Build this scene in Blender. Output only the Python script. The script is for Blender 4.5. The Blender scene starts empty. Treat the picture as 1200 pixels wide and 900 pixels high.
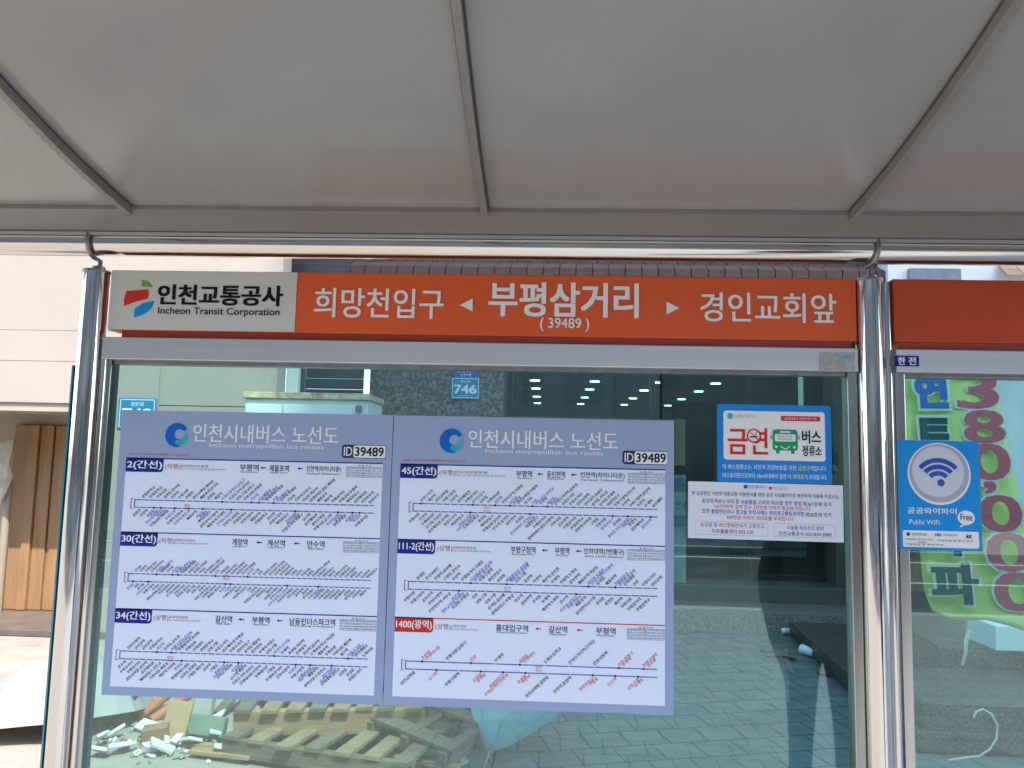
import bpy, bmesh, math, random
from mathutils import Vector, Matrix
random.seed(7)
S = bpy.context.scene
COL = S.collection
PI = math.pi

# ------------------------------------------------------------------ camera
F_PX, CX, CY = 900.0, 600.0, 450.0            # photograph measured at 1200 x 900
YAW, PITCH, ROLL = -0.043726, 0.101059, -0.022094
CAM = Vector((0, 0, 1.55))
fw = Vector((math.sin(YAW)*math.cos(PITCH), math.cos(YAW)*math.cos(PITCH), math.sin(PITCH)))
rt0 = Vector((math.cos(YAW), -math.sin(YAW), 0)); dn0 = fw.cross(rt0)
RT = rt0*math.cos(ROLL) + dn0*math.sin(ROLL); DN = -rt0*math.sin(ROLL) + dn0*math.cos(ROLL)
cd = bpy.data.cameras.new('camera'); cd.sensor_width = 36; cd.lens = 27; cd.clip_start = 0.02; cd.clip_end = 2000
cam = bpy.data.objects.new('camera', cd); COL.objects.link(cam)
M = Matrix(((RT.x, -DN.x, -fw.x, CAM.x), (RT.y, -DN.y, -fw.y, CAM.y), (RT.z, -DN.z, -fw.z, CAM.z), (0, 0, 0, 1)))
cam.matrix_world = M
S.camera = cam

# ------------------------------------------------------------------ light
SUN_AZ, SUN_EL = 33.0, 56.0                    # sun behind the viewer, to the right
to_sun = Vector((math.sin(math.radians(SUN_AZ))*math.cos(math.radians(SUN_EL)),
                 -math.cos(math.radians(SUN_AZ))*math.cos(math.radians(SUN_EL)), math.sin(math.radians(SUN_EL))))
W = bpy.data.worlds.new('World'); S.world = W; W.use_nodes = True
nt = W.node_tree; bg = nt.nodes['Background']
sky = nt.nodes.new('ShaderNodeTexSky'); sky.sky_type = 'NISHITA'; sky.sun_disc = False
sky.sun_elevation = math.radians(SUN_EL); sky.sun_rotation = math.atan2(to_sun.x, to_sun.y)
nt.links.new(sky.outputs[0], bg.inputs[0]); bg.inputs[1].default_value = 0.15
sl = bpy.data.lights.new('sun', 'SUN'); sl.energy = 2.1; sl.angle = math.radians(0.53); sl.color = (1, 0.94, 0.85)
so = bpy.data.objects.new('sun', sl); COL.objects.link(so); so.location = (5, -5, 30)
so.rotation_euler = (-to_sun).to_track_quat('-Z', 'Y').to_euler()
S.view_settings.view_transform = 'Standard'; S.view_settings.look = 'None'
S.view_settings.gamma = 1; S.view_settings.use_curve_mapping = False
S.view_settings.exposure = 2.15
S.render.engine = 'CYCLES'
S.cycles.max_bounces = 10; S.cycles.diffuse_bounces = 4; S.cycles.glossy_bounces = 5
S.cycles.transparent_max_bounces = 16; S.cycles.caustics_reflective = False; S.cycles.caustics_refractive = False
S.cycles.sample_clamp_indirect = 6; S.cycles.use_denoising = True

# ------------------------------------------------------------------ helpers
D = 1.6                                        # distance from the viewer to the shelter's glass
def ray(u, v):
    return RT*((u-CX)/F_PX) + DN*((v-CY)/F_PX) + fw
def at(u, v, Y=D):                             # a measured point of the photograph on the upright plane at distance Y
    d = ray(u, v); return CAM + d*(Y/d.y)
def gnd(u, v, z=0.0):
    d = ray(u, v); return CAM + d*((z-CAM.z)/d.z)

def mat(name, col, rough=0.6, metal=0.0, vary=0.0, scale=8.0, bump=0.0, bscale=60.0, stretch=(1, 1, 1), spec=0.5, coat=0.0, col2=None, rvar=0.0):
    m = bpy.data.materials.new(name); m.use_nodes = True
    n = m.node_tree.nodes; l = m.node_tree.links; b = n['Principled BSDF']
    b.inputs['Base Color'].default_value = (*col, 1); b.inputs['Roughness'].default_value = rough
    b.inputs['Metallic'].default_value = metal; b.inputs['Specular IOR Level'].default_value = spec
    b.inputs['Coat Weight'].default_value = coat
    if vary or bump or rvar:
        tc = n.new('ShaderNodeTexCoord'); mp = n.new('ShaderNodeMapping'); mp.inputs['Scale'].default_value = stretch
        l.new(tc.outputs['Object'], mp.inputs[0])
    if vary or rvar:
        t = n.new('ShaderNodeTexNoise'); t.inputs['Scale'].default_value = scale; t.inputs['Detail'].default_value = 6
        t.inputs['Roughness'].default_value = 0.65
        l.new(mp.outputs[0], t.inputs['Vector'])
    if vary:
        r = n.new('ShaderNodeValToRGB'); r.color_ramp.elements[0].position = 0.3; r.color_ramp.elements[1].position = 0.7
        c2 = col2 or tuple(c*(1-vary) for c in col); c1 = tuple(min(1, c*(1+vary*0.4)) for c in col)
        r.color_ramp.elements[0].color = (*c2, 1); r.color_ramp.elements[1].color = (*c1, 1)
        l.new(t.outputs[0], r.inputs[0]); l.new(r.outputs[0], b.inputs['Base Color'])
    if rvar:
        q = n.new('ShaderNodeMapRange'); q.inputs['To Min'].default_value = max(0.02, rough-rvar); q.inputs['To Max'].default_value = rough+rvar
        l.new(t.outputs[0], q.inputs[0]); l.new(q.outputs[0], b.inputs['Roughness'])
    if bump:
        t2 = n.new('ShaderNodeTexNoise'); t2.inputs['Scale'].default_value = bscale; t2.inputs['Detail'].default_value = 4
        l.new(mp.outputs[0], t2.inputs['Vector'])
        bp = n.new('ShaderNodeBump'); bp.inputs['Strength'].default_value = bump; bp.inputs['Distance'].default_value = 0.01
        l.new(t2.outputs[0], bp.inputs['Height']); l.new(bp.outputs[0], b.inputs['Normal'])
    return m

def glass_mat(name, tint, r0, dirt=0.0):
    m = bpy.data.materials.new(name); m.use_nodes = True
    n = m.node_tree.nodes; l = m.node_tree.links; n.remove(n['Principled BSDF']); out = n['Material Output']
    tr = n.new('ShaderNodeBsdfTransparent'); tr.inputs[0].default_value = (*tint, 1)
    gl = n.new('ShaderNodeBsdfGlossy'); gl.inputs['Roughness'].default_value = 0.0; gl.inputs[0].default_value = (0.84, 1, 0.98, 1)
    lw = n.new('ShaderNodeLayerWeight'); lw.inputs[0].default_value = 0.5
    p = n.new('ShaderNodeMath'); p.operation = 'POWER'; p.inputs[1].default_value = 5
    q = n.new('ShaderNodeMath'); q.operation = 'MULTIPLY_ADD'; q.inputs[1].default_value = 1-r0; q.inputs[2].default_value = r0
    mx = n.new('ShaderNodeMixShader')
    l.new(lw.outputs['Facing'], p.inputs[0]); l.new(p.outputs[0], q.inputs[0]); l.new(q.outputs[0], mx.inputs[0])
    l.new(tr.outputs[0], mx.inputs[1]); l.new(gl.outputs[0], mx.inputs[2])
    last = mx
    if dirt:
        tc = n.new('ShaderNodeTexCoord'); t = n.new('ShaderNodeTexNoise'); t.inputs['Scale'].default_value = 3.5; t.inputs['Detail'].default_value = 8
        l.new(tc.outputs['Object'], t.inputs['Vector'])
        r = n.new('ShaderNodeMapRange'); r.inputs['From Min'].default_value = 0.4; r.inputs['From Max'].default_value = 0.8
        r.inputs['To Min'].default_value = dirt*0.4; r.inputs['To Max'].default_value = dirt; l.new(t.outputs[0], r.inputs[0])
        df = n.new('ShaderNodeBsdfDiffuse'); df.inputs[0].default_value = (0.5, 0.52, 0.5, 1)
        m2 = n.new('ShaderNodeMixShader'); l.new(r.outputs[0], m2.inputs[0]); l.new(mx.outputs[0], m2.inputs[1]); l.new(df.outputs[0], m2.inputs[2]); last = m2
    l.new(last.outputs[0], out.inputs[0])
    return m

def emit_mat(name, col, s):
    m = bpy.data.materials.new(name); m.use_nodes = True; b = m.node_tree.nodes['Principled BSDF']
    b.inputs['Base Color'].default_value = (0.8, 0.8, 0.8, 1)
    b.inputs['Emission Color'].default_value = (*col, 1); b.inputs['Emission Strength'].default_value = s
    return m

def brick_mat(name, c1, c2, mortar, bw, rh, ms, rotz=0.0, rough=0.8, bump=0.4, off=0.5, upright=False, vary=0.25):
    m = bpy.data.materials.new(name); m.use_nodes = True
    n = m.node_tree.nodes; l = m.node_tree.links; b = n['Principled BSDF']; b.inputs['Roughness'].default_value = rough
    tc = n.new('ShaderNodeTexCoord'); mp = n.new('ShaderNodeMapping'); l.new(tc.outputs['Object'], mp.inputs[0])
    mp.inputs['Rotation'].default_value = (PI/2 if upright else 0, 0, rotz)
    br = n.new('ShaderNodeTexBrick'); l.new(mp.outputs[0], br.inputs['Vector'])
    br.inputs['Color1'].default_value = (*c1, 1); br.inputs['Color2'].default_value = (*c2, 1); br.inputs['Mortar'].default_value = (*mortar, 1)
    br.inputs['Scale'].default_value = 1; br.inputs['Brick Width'].default_value = bw; br.inputs['Row Height'].default_value = rh
    br.inputs['Mortar Size'].default_value = ms; br.inputs['Mortar Smooth'].default_value = 0.3; br.offset = off
    t = n.new('ShaderNodeTexNoise'); t.inputs['Scale'].default_value = 5; t.inputs['Detail'].default_value = 9; t.inputs['Roughness'].default_value = 0.7
    l.new(tc.outputs['Object'], t.inputs['Vector'])
    r = n.new('ShaderNodeMapRange'); r.inputs['From Min'].default_value = 0.3; r.inputs['From Max'].default_value = 0.7
    r.inputs['To Min'].default_value = 1-vary; r.inputs['To Max'].default_value = 1+vary*0.5; l.new(t.outputs[0], r.inputs[0])
    mx = n.new('ShaderNodeMix'); mx.data_type = 'RGBA'; mx.blend_type = 'MULTIPLY'; mx.inputs[0].default_value = 1
    l.new(br.outputs['Color'], mx.inputs[6]); l.new(r.outputs[0], mx.inputs[7]); l.new(mx.outputs[2], b.inputs['Base Color'])
    bp = n.new('ShaderNodeBump'); bp.inputs['Strength'].default_value = bump; bp.inputs['Distance'].default_value = 0.006; bp.invert = True
    l.new(br.outputs['Fac'], bp.inputs['Height']); l.new(bp.outputs[0], b.inputs['Normal'])
    return m

def speckle_mat(name, c1, c2, c3, scale=90, rough=0.35):
    m = bpy.data.materials.new(name); m.use_nodes = True
    n = m.node_tree.nodes; l = m.node_tree.links; b = n['Principled BSDF']; b.inputs['Roughness'].default_value = rough
    tc = n.new('ShaderNodeTexCoord'); v = n.new('ShaderNodeTexNoise'); v.inputs['Scale'].default_value = scale; v.inputs['Detail'].default_value = 3
    v.inputs['Roughness'].default_value = 0.8
    l.new(tc.outputs['Object'], v.inputs['Vector'])
    r = n.new('ShaderNodeValToRGB'); e = r.color_ramp.elements
    e[0].position = 0.36; e[0].color = (*c1, 1); e[1].position = 0.62; e[1].color = (*c3, 1)
    k = e.new(0.5); k.color = (*c2, 1)
    l.new(v.outputs[0], r.inputs[0]); l.new(r.outputs[0], b.inputs['Base Color'])
    return m

def props(o, label=None, cat=None, group=None, kind=None):
    if label: o['label'] = label
    if cat: o['category'] = cat
    if group: o['group'] = group
    if kind: o['kind'] = kind
    return o
def empty(name, loc=(0, 0, 0), label=None, cat=None, group=None, rot=(0, 0, 0)):
    o = bpy.data.objects.new(name, None); COL.objects.link(o); o.location = loc; o.rotation_euler = rot; o.empty_display_size = 0.1
    return props(o, label, cat, group)

class MB:                                      # collects shapes, builds ONE mesh object
    def __init__(s): s.v = []; s.f = []; s.m = []; s.mi = 0; s.sm = []
    def add(s, vs, fs, smooth=False):
        k = len(s.v); s.v += [tuple(p) for p in vs]
        for f in fs: s.f.append([i+k for i in f]); s.m.append(s.mi); s.sm.append(smooth)
        return s
    def box(s, x0, x1, y0, y1, z0, z1):
        vs = [(x, y, z) for z in (z0, z1) for y in (y0, y1) for x in (x0, x1)]
        return s.add(vs, [(0, 2, 3, 1), (4, 5, 7, 6), (0, 1, 5, 4), (2, 6, 7, 3), (0, 4, 6, 2), (1, 3, 7, 5)])
    def prism(s, poly, z0, z1):                # poly in XY, counter-clockwise
        n = len(poly); vs = [(x, y, z0) for x, y in poly] + [(x, y, z1) for x, y in poly]
        fs = [tuple(reversed(range(n))), tuple(range(n, 2*n))] + [(i, (i+1) % n, n+(i+1) % n, n+i) for i in range(n)]
        return s.add(vs, fs)
    def bar(s, a, b, w, h, up=(0, 0, 1)):      # rectangular bar from a to b
        a = Vector(a); b = Vector(b); d = (b-a).normalized(); sd = d.cross(Vector(up)).normalized(); u = sd.cross(d)
        vs = [p + sd*(i*w/2) + u*(j*h/2) for p in (a, b) for j in (-1, 1) for i in (-1, 1)]
        return s.add(vs, [(0, 1, 3, 2), (4, 6, 7, 5), (0, 4, 5, 1), (2, 3, 7, 6), (0, 2, 6, 4), (1, 5, 7, 3)])
    def tube(s, pts, r, n=10, cap=True):
        pts = [Vector(p) for p in pts]; rs = r if isinstance(r, (list, tuple)) else [r]*len(pts)
        vs = []; up = None
        for i, p in enumerate(pts):
            d = (pts[min(i+1, len(pts)-1)] - pts[max(i-1, 0)]).normalized()
            if up is None: up = d.orthogonal().normalized()
            up = (up - d*up.dot(d)).normalized(); w = d.cross(up)
            vs += [p + (up*math.cos(2*PI*k/n) + w*math.sin(2*PI*k/n))*rs[i] for k in range(n)]
        fs = [(i*n+k, i*n+(k+1) % n, (i+1)*n+(k+1) % n, (i+1)*n+k) for i in range(len(pts)-1) for k in range(n)]
        s.add(vs, fs, True)
        if cap: s.add(vs[:n], [tuple(reversed(range(n)))]); s.add(vs[-n:], [tuple(range(n))])
        return s
    def build(s, name, mats, parent=None, bevel=0.0, loc=None, rot=None):
        me = bpy.data.meshes.new(name); me.from_pydata(s.v, [], s.f)
        for m in (mats if isinstance(mats, (list, tuple)) else [mats]): me.materials.append(m)
        me.polygons.foreach_set('material_index', s.m); me.polygons.foreach_set('use_smooth', s.sm); me.update()
        o = bpy.data.objects.new(name, me); COL.objects.link(o)
        if parent: o.parent = parent
        if loc: o.location = loc
        if rot: o.rotation_euler = rot
        if bevel:
            b = o.modifiers.new('bevel', 'BEVEL'); b.width = bevel; b.segments = 2; b.limit_method = 'ANGLE'; b.angle_limit = 0.7
        return o

_tc = bpy.data.curves.new('text_maker', 'FONT'); _to = bpy.data.objects.new('text_maker', _tc)
_ts = bpy.data.scenes.new('text_scene'); _ts.collection.objects.link(_to)
_cache = {}
def text_mesh(body, bold=0.0, shear=0.0):
    key = body
    if key not in _cache:
        _tc.body = body; _tc.size = 1; _tc.resolution_u = 3
        with bpy.context.temp_override(scene=_ts, view_layer=_ts.view_layers[0]):
            dg = bpy.context.evaluated_depsgraph_get(); dg.update()
            me = bpy.data.meshes.new_from_object(_to.evaluated_get(dg))
        vs = [(v.co.x, v.co.y) for v in me.vertices]; fs = [tuple(p.vertices) for p in me.polygons]
        bpy.data.meshes.remove(me)
        _cache[key] = (vs, fs)
    return _cache[key]

def strokes(b):
    if b <= 0: return ((0, 0),)
    if b < 0.012: return ((-b, 0), (b, 0))
    return ((0, 0), (-b, b*0.6), (b, -b*0.6), (b, b*0.6), (-b, -b*0.6))
class Flat(MB):                                # printing: shapes in the plane of a sheet (x right, z up), a layer in front of it
    def __init__(s, lay): super().__init__(); s.y = -lay
    def poly(s, pts): return s.add([(x, s.y, z) for x, z in pts], [tuple(range(len(pts)))])
    def rect(s, x0, x1, z0, z1): return s.poly([(x0, z0), (x1, z0), (x1, z1), (x0, z1)])
    def rrect(s, x0, x1, z0, z1, r, n=6, corners=(1, 1, 1, 1)):
        pts = []
        for (cx, cz, a0), on in zip(((x1-r, z0+r, -PI/2), (x1-r, z1-r, 0), (x0+r, z1-r, PI/2), (x0+r, z0+r, PI)), corners):
            if on: pts += [(cx + r*math.cos(a0+PI/2*k/n), cz + r*math.sin(a0+PI/2*k/n)) for k in range(n+1)]
            else: pts.append((cx + r*(1 if a0 in (-PI/2, 0) else -1), cz + r*(-1 if a0 in (-PI/2, PI) else 1)))
        return s.poly(pts)
    def disk(s, cx, cz, r, n=32, rz=None): return s.poly([(cx + r*math.cos(2*PI*k/n), cz + (rz or r)*math.sin(2*PI*k/n)) for k in range(n)])
    def arc(s, cx, cz, r0, r1, a0, a1, n=24, c2=None):
        # band between two circles (the inner one may have its own centre)
        ix, iz = c2 or (cx, cz); vs = []
        for k in range(n+1):
            a = math.radians(a0 + (a1-a0)*k/n)
            vs += [(ix + r0*math.cos(a), s.y, iz + r0*math.sin(a)), (cx + r1*math.cos(a), s.y, cz + r1*math.sin(a))]
        return s.add(vs, [(2*k, 2*k+1, 2*k+3, 2*k+2) for k in range(n)])
    def line(s, a, b, w):
        a = Vector((a[0], a[1])); b = Vector((b[0], b[1])); d = (b-a).normalized(); nrm = Vector((-d.y, d.x))*w/2
        return s.poly([a-nrm, b-nrm, b+nrm, a+nrm])
    def text(s, body, x0, x1, zc, h, bold=0.0, shear=0.0):
        # text stretched into the box x0..x1, centred on zc, h tall
        vs, fs = text_mesh(body, bold, shear)
        ax = min(v[0] for v in vs); bx = max(v[0] for v in vs); az = min(v[1] for v in vs); bz = max(v[1] for v in vs)
        kx = (x1-x0)/(bx-ax); kz = h/(bz-az)
        for i, (dx, dz) in enumerate(strokes(bold)):   # heavier strokes: the same glyphs printed again a hair aside
            s.add([(x0+(x-ax+dx)*kx, s.y-i*3e-5, zc-h/2+(z-az+dz)*kz) for x, z in vs], fs)
        return s
    def words(s, body, x, z, h, ang=0.0, end=False, bold=0.0):
        # natural width text of em size h starting (or ending) at x,z along a direction
        vs, fs = text_mesh(body, bold); bx = max(v[0] for v in vs)
        c, q = math.cos(ang), math.sin(ang); o = bx if end else 0
        for i, dx in enumerate((-bold, bold) if bold else (0,)):
            s.add([(x + ((p-o+dx)*c - (r-0.36)*q)*h, s.y-i*3e-5, z + ((p-o+dx)*q + (r-0.36)*c)*h) for p, r in vs], fs)
        return s

# ------------------------------------------------------------------ materials
CANOPY = mat('canopy_sheet', (0.335, 0.335, 0.322), 0.22, vary=0.12, scale=1.6, bump=0.02, bscale=6, rvar=0.08)
RIBM = mat('rib_paint', (0.25, 0.235, 0.215), 0.45, vary=0.15, scale=20)
CHROME = mat('polished_steel', (0.68, 0.66, 0.635), 0.08, 1.0, bump=0.07, bscale=34, stretch=(1, 1, 0.06), rvar=0.04, scale=30)
PIPEM = mat('polished_pipe', (0.66, 0.635, 0.59), 0.12, 1.0, bump=0.03, bscale=20, stretch=(0.05, 1, 1))
ALU = mat('brushed_aluminium', (0.62, 0.62, 0.62), 0.42, 0.75, vary=0.08, scale=14, stretch=(0.1, 1, 3))
STILE = mat('stile_steel', (0.50, 0.50, 0.48), 0.22, 0.95, vary=0.25, scale=18, stretch=(2, 1, 0.1))
STEELD = mat('dull_steel', (0.33, 0.32, 0.31), 0.4, 0.8, vary=0.3, scale=40)
GLASS = glass_mat('tinted_glass', (0.645, 0.81, 0.785), 0.085, 0.006)
SHOPGLASS = glass_mat('shop_glass', (0.70, 0.80, 0.80), 0.06)
TEAL = mat('teal_reflection', (0.04, 0.27, 0.31), 0.05, spec=1.0)  # colour of the teal reflection seen along the left post
ORANGE = mat('orange_sign', (0.74, 0.118, 0.034), 0.45, vary=0.06, scale=3, spec=0.3)
ORANGE2 = mat('dark_red_sign', (0.56, 0.078, 0.028), 0.5, vary=0.1, scale=3, spec=0.2)  # darker red than the lettered orange sign
REDLIP = mat('red_lip', (0.34, 0.035, 0.014), 0.4)
CREAMSIGN = mat('white_sign', (0.62, 0.62, 0.58), 0.4)
def ink(name, c, r=0.55): return mat(name, c, r, spec=0.10)
WHITE = ink('white_print', (0.82, 0.82, 0.80)); BLACK = ink('black_print', (0.012, 0.012, 0.014)); NAVY = ink('navy_print', (0.016, 0.028, 0.24))
BLUE = ink('blue_print', (0.01, 0.13, 0.52)); LTBLUE = ink('sky_print', (0.02, 0.28, 0.72)); TEALP = ink('teal_print', (0.06, 0.46, 0.50))
RED = ink('red_print', (0.62, 0.04, 0.03)); DKRED = ink('dark_red_print', (0.36, 0.02, 0.03)); GREEN = ink('green_print', (0.02, 0.33, 0.13)); YEL = ink('yellow_print', (0.8, 0.72, 0.1))
LEAFP = ink('leaf_print', (0.16, 0.38, 0.05)); LINK = ink('route_line_print', (0.10, 0.13, 0.42)); GREYP = ink('grey_print', (0.42, 0.42, 0.45)); SILV = ink('silver_print', (0.62, 0.63, 0.68), 0.3)
STBLUE = ink('station_blue_print', (0.03, 0.06, 0.42)); PLUM = ink('plum_print', (0.05, 0.035, 0.10))
POSTER = mat('poster_lilac', (0.315, 0.392, 0.56), 0.5, vary=0.04, scale=2, spec=0.2)
PANELW = mat('poster_white', (0.72, 0.80, 0.92), 0.5, spec=0.2)
PAPER = mat('paper_white', (0.74, 0.76, 0.82), 0.4)

# ------------------------------------------------------------------ setting: ground, road
CONC = mat('worn_concrete', (0.31, 0.27, 0.22), 0.9, vary=0.3, scale=3.5, bump=0.25, bscale=45)
PAVE = brick_mat('pavement_blocks', (0.13, 0.175, 0.17), (0.11, 0.15, 0.147), (0.035, 0.047, 0.047), 0.235, 0.22, 0.006, rotz=-0.26, vary=0.35)
ASPH = mat('asphalt', (0.055, 0.055, 0.057), 0.85, vary=0.3, scale=12, bump=0.4, bscale=150)
MB().box(-300, 300, -300, 300, -0.5, -0.16).build('ground', mat('earth', (0.2, 0.18, 0.15), 0.95, vary=0.3, scale=0.2))['kind'] = 'structure'
MB().box(-80, 80, -12.0, -5.6, -0.16, -0.13).build('road', ASPH)['kind'] = 'structure'
MB().box(-80, -0.62, -5.4, 12, -0.155, 0).build('concrete_apron', CONC)['kind'] = 'structure'
FPAVE = brick_mat('front_blocks', (0.33, 0.31, 0.28), (0.29, 0.275, 0.25), (0.15, 0.14, 0.13), 0.235, 0.22, 0.006, vary=0.25)  # same blocks with sunlit brightness put into the colour, strengthening the glass haze
MB().box(-0.62, 80, -5.4, 2.2, -0.155, 0.0).build('front_pavement', FPAVE)['kind'] = 'structure'
MB().box(-0.62, 80, 2.2, 12, -0.155, 0.0).build('pavement', PAVE)['kind'] = 'structure'
MB().box(-80, 80, -5.6, -5.4, -0.156, 0.004).build('kerb', mat('kerb_stone', (0.42, 0.41, 0.39), 0.8, vary=0.2, scale=6))['kind'] = 'structure'
MB().box(-80, 80, -17.5, -12.0, -0.156, 0.0).build('far_pavement', brick_mat('far_blocks', (0.36, 0.33, 0.30), (0.32, 0.29, 0.27), (0.15, 0.14, 0.13), 0.3, 0.2, 0.01))['kind'] = 'structure'
lm = MB()
for k in range(-12, 13): lm.box(k*6-1.5, k*6+1.5, -8.86, -8.74, -0.13, -0.126)
lm.box(-80, 80, -6.2, -6.05, -0.13, -0.126).box(-80, 80, -11.5, -11.35, -0.13, -0.126)
lm.build('road_marking', mat('road_paint', (0.75, 0.74, 0.70), 0.7, vary=0.2, scale=10))['kind'] = 'structure'

# ------------------------------------------------------------------ the street behind the viewer (seen in the reflections)
def block(name, x0, x1, y0, y1, h, wall, label, floors, bays, rot=0):
    b = empty(name, ((x0+x1)/2, y1, 0), label, 'building')
    w = x1-x0; d = y1-y0
    MB().box(-w/2, w/2, -d, 0, 0, h).build('wall', wall, b)
    MB().box(-w/2-0.15, w/2+0.15, -d-0.15, 0.15, h, h+0.5).build('parapet', CONC, b)
    fh = h/floors
    ww = w/bays*0.32; w0 = MB().box(-ww, ww, 0.003, 0.06, fh*0.25, fh*0.8).build('window', DARKWIN, b)
    for f in range(floors):
        for k in range(bays):
            c_ = w0 if f == k == 0 else w0.copy()
            if c_ is not w0: COL.objects.link(c_)
            c_.parent = b; c_.location = (-w/2 + (k+0.5)*w/bays, 0, f*fh)
    return b
DARKWIN = mat('window_dark', (0.05, 0.06, 0.07), 0.1)
BW1 = mat('far_brick', (0.22, 0.11, 0.08), 0.85, vary=0.2, scale=3); BW2 = mat('far_plaster', (0.26, 0.235, 0.195), 0.85, vary=0.12, scale=1)
BW3 = mat('far_white', (0.33, 0.32, 0.30), 0.8, vary=0.08, scale=1); BW4 = mat('far_grey', (0.24, 0.245, 0.25), 0.8, vary=0.1, scale=1)
block('brick_building', -34, -20, -30, -17, 11, BW1, 'red brick low building at the left across the road', 3, 5)
block('plaster_building', -19.9, -7.6, -30, -17.5, 14, BW2, 'beige plaster four storey building across the road', 4, 4)
block('white_building', -7.5, 3, -30, -17, 10, BW3, 'white three storey building straight across the road', 3, 4)
TOWER = (-0.78 + math.tan(math.radians(SUN_AZ))*(4.5+14.2), -14.2)   # unseen, added to shade the right; its left edge draws the ground shade line
block('yellow_building', 3.1, 11.1, -30, -17.2, 8, BW2, 'low beige shop building beside the high shade tower', 2, 5)
block('dark_brick_building', 16.4, 40, -30, -17, 9, BW1, 'dark brick building right of the slender shade tower', 3, 7)
tw = block('shade_tower', -2.7, 2.7, -14, 0, 46, BW4, 'tall slender grey tower added unseen across the road to shade the right side', 10, 3)
ca_, sa_ = math.cos(math.radians(SUN_AZ)), math.sin(math.radians(SUN_AZ))
tw.location = (TOWER[0] + 2.7*ca_, TOWER[1] + 2.7*sa_, 0); tw.rotation_euler = (0, 0, math.radians(SUN_AZ))

# ------------------------------------------------------------------ the bus shelter
SH = empty('bus_shelter', (-0.155, D, 0), 'steel and glass bus shelter with grey curved canopy and polished posts', 'bus shelter')
def sp(mb, name, m, bevel=0.0, parent=None):   # world coordinates -> child of the shelter
    o = mb.build(name, m, parent or SH, bevel)
    o.matrix_parent_inverse = Matrix.Translation((-SH.location.x, -SH.location.y, -SH.location.z))
    return o
PROF = [(1.505-t*0.09, 2.046+0.11*t*0.09+0.19*(t*0.09)**2) for t in range(15)]
X0, X1 = -1.64, 2.6
n = len(PROF)
cv = [(x, y, z+dz) for dz in (0.012, 0.03) for x in (X0, X1) for y, z in PROF]
cf = []
for i in range(n-1):
    cf += [(i, i+1, n+i+1, n+i), (2*n+i, 3*n+i, 3*n+i+1, 2*n+i+1), (i, 2*n+i, 2*n+i+1, i+1), (n+i, n+i+1, 3*n+i+1, 3*n+i)]
cf += [(0, n, 3*n, 2*n), (n-1, 3*n-1, 4*n-1, 2*n-1)]
cm = MB(); cm.add(cv, cf, True)
o = sp(cm, 'canopy', CANOPY); o.modifiers.new('e', 'EDGE_SPLIT').split_angle = 0.6
def rib(x):
    m = MB()
    for (ya, za), (yb, zb) in zip(PROF[:-1], PROF[1:]):
        a = (x, ya, za); w = 0.0065
        m.add([(x-w, ya, za-0.008), (x+w, ya, za-0.008), (x-w, yb, zb-0.008), (x+w, yb, zb-0.008), (x-w, ya, za+0.013), (x+w, ya, za+0.013), (x-w, yb, zb+0.013), (x+w, yb, zb+0.013)],
              [(0, 2, 3, 1), (4, 5, 7, 6), (0, 4, 6, 2), (1, 3, 7, 5)])
    m.add([(x-w, 1.505, 2.037), (x+w, 1.505, 2.037), (x+w, 1.505, 2.06), (x-w, 1.505, 2.06)], [(0, 1, 2, 3)])
    ob_ = sp(m, 'roof_rib', RIBM)
    q_ = MB()
    for (ya, za), (yb, zb) in zip(PROF[:-1], PROF[1:]):
        for e0, e1 in ((x-w-0.0035, x-w-0.0002), (x+w+0.0002, x+w+0.0035)):
            q_.add([(e0, ya, za+0.0095), (e1, ya, za+0.0095), (e1, yb, zb+0.0095), (e0, yb, zb+0.0095)], [(0, 1, 2, 3)])
    k_ = sp(q_, 'sealant', mat('sealant', (0.10, 0.095, 0.09), 0.8, vary=0.4, scale=50) if 'sealant' not in bpy.data.materials else bpy.data.materials['sealant'], parent=ob_); k_.matrix_parent_inverse = Matrix()
    return ob_
for x in (-1.595, -0.863, -0.128, 0.600, 1.333, 2.06): rib(x)
# strip between the canopy and the pipe
m = MB(); m.add([(X0, 1.500, 2.062), (X1, 1.500, 2.062), (X1, 1.500, 2.049), (X0, 1.500, 2.049), (X0, 1.572, 2.022), (X1, 1.572, 2.022), (X0, 1.572, 2.050), (X1, 1.572, 2.050), (X0, 1.75, 2.05), (X1, 1.75, 2.05), (X0, 1.75, 2.075), (X1, 1.75, 2.075)],
                [(3, 2, 5, 4), (4, 5, 7, 6), (6, 7, 9, 8), (8, 9, 11, 10), (0, 10, 11, 1), (0, 1, 2, 3)])
sp(m, 'gutter_strip', mat('gutter_paint', (0.24, 0.23, 0.22), 0.4, vary=0.08, scale=5))
m = MB(); m.box(X0, X1, 1.566, 1.573, 2.0155, 2.0215); sp(m, 'gutter_edge', ALU)
sp(MB().tube([(X0, D, 2.005), (X1, D, 2.005)], 0.0275, 32), 'beam_pipe', PIPEM)
POSTX = (-0.980, 0.668)
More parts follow.
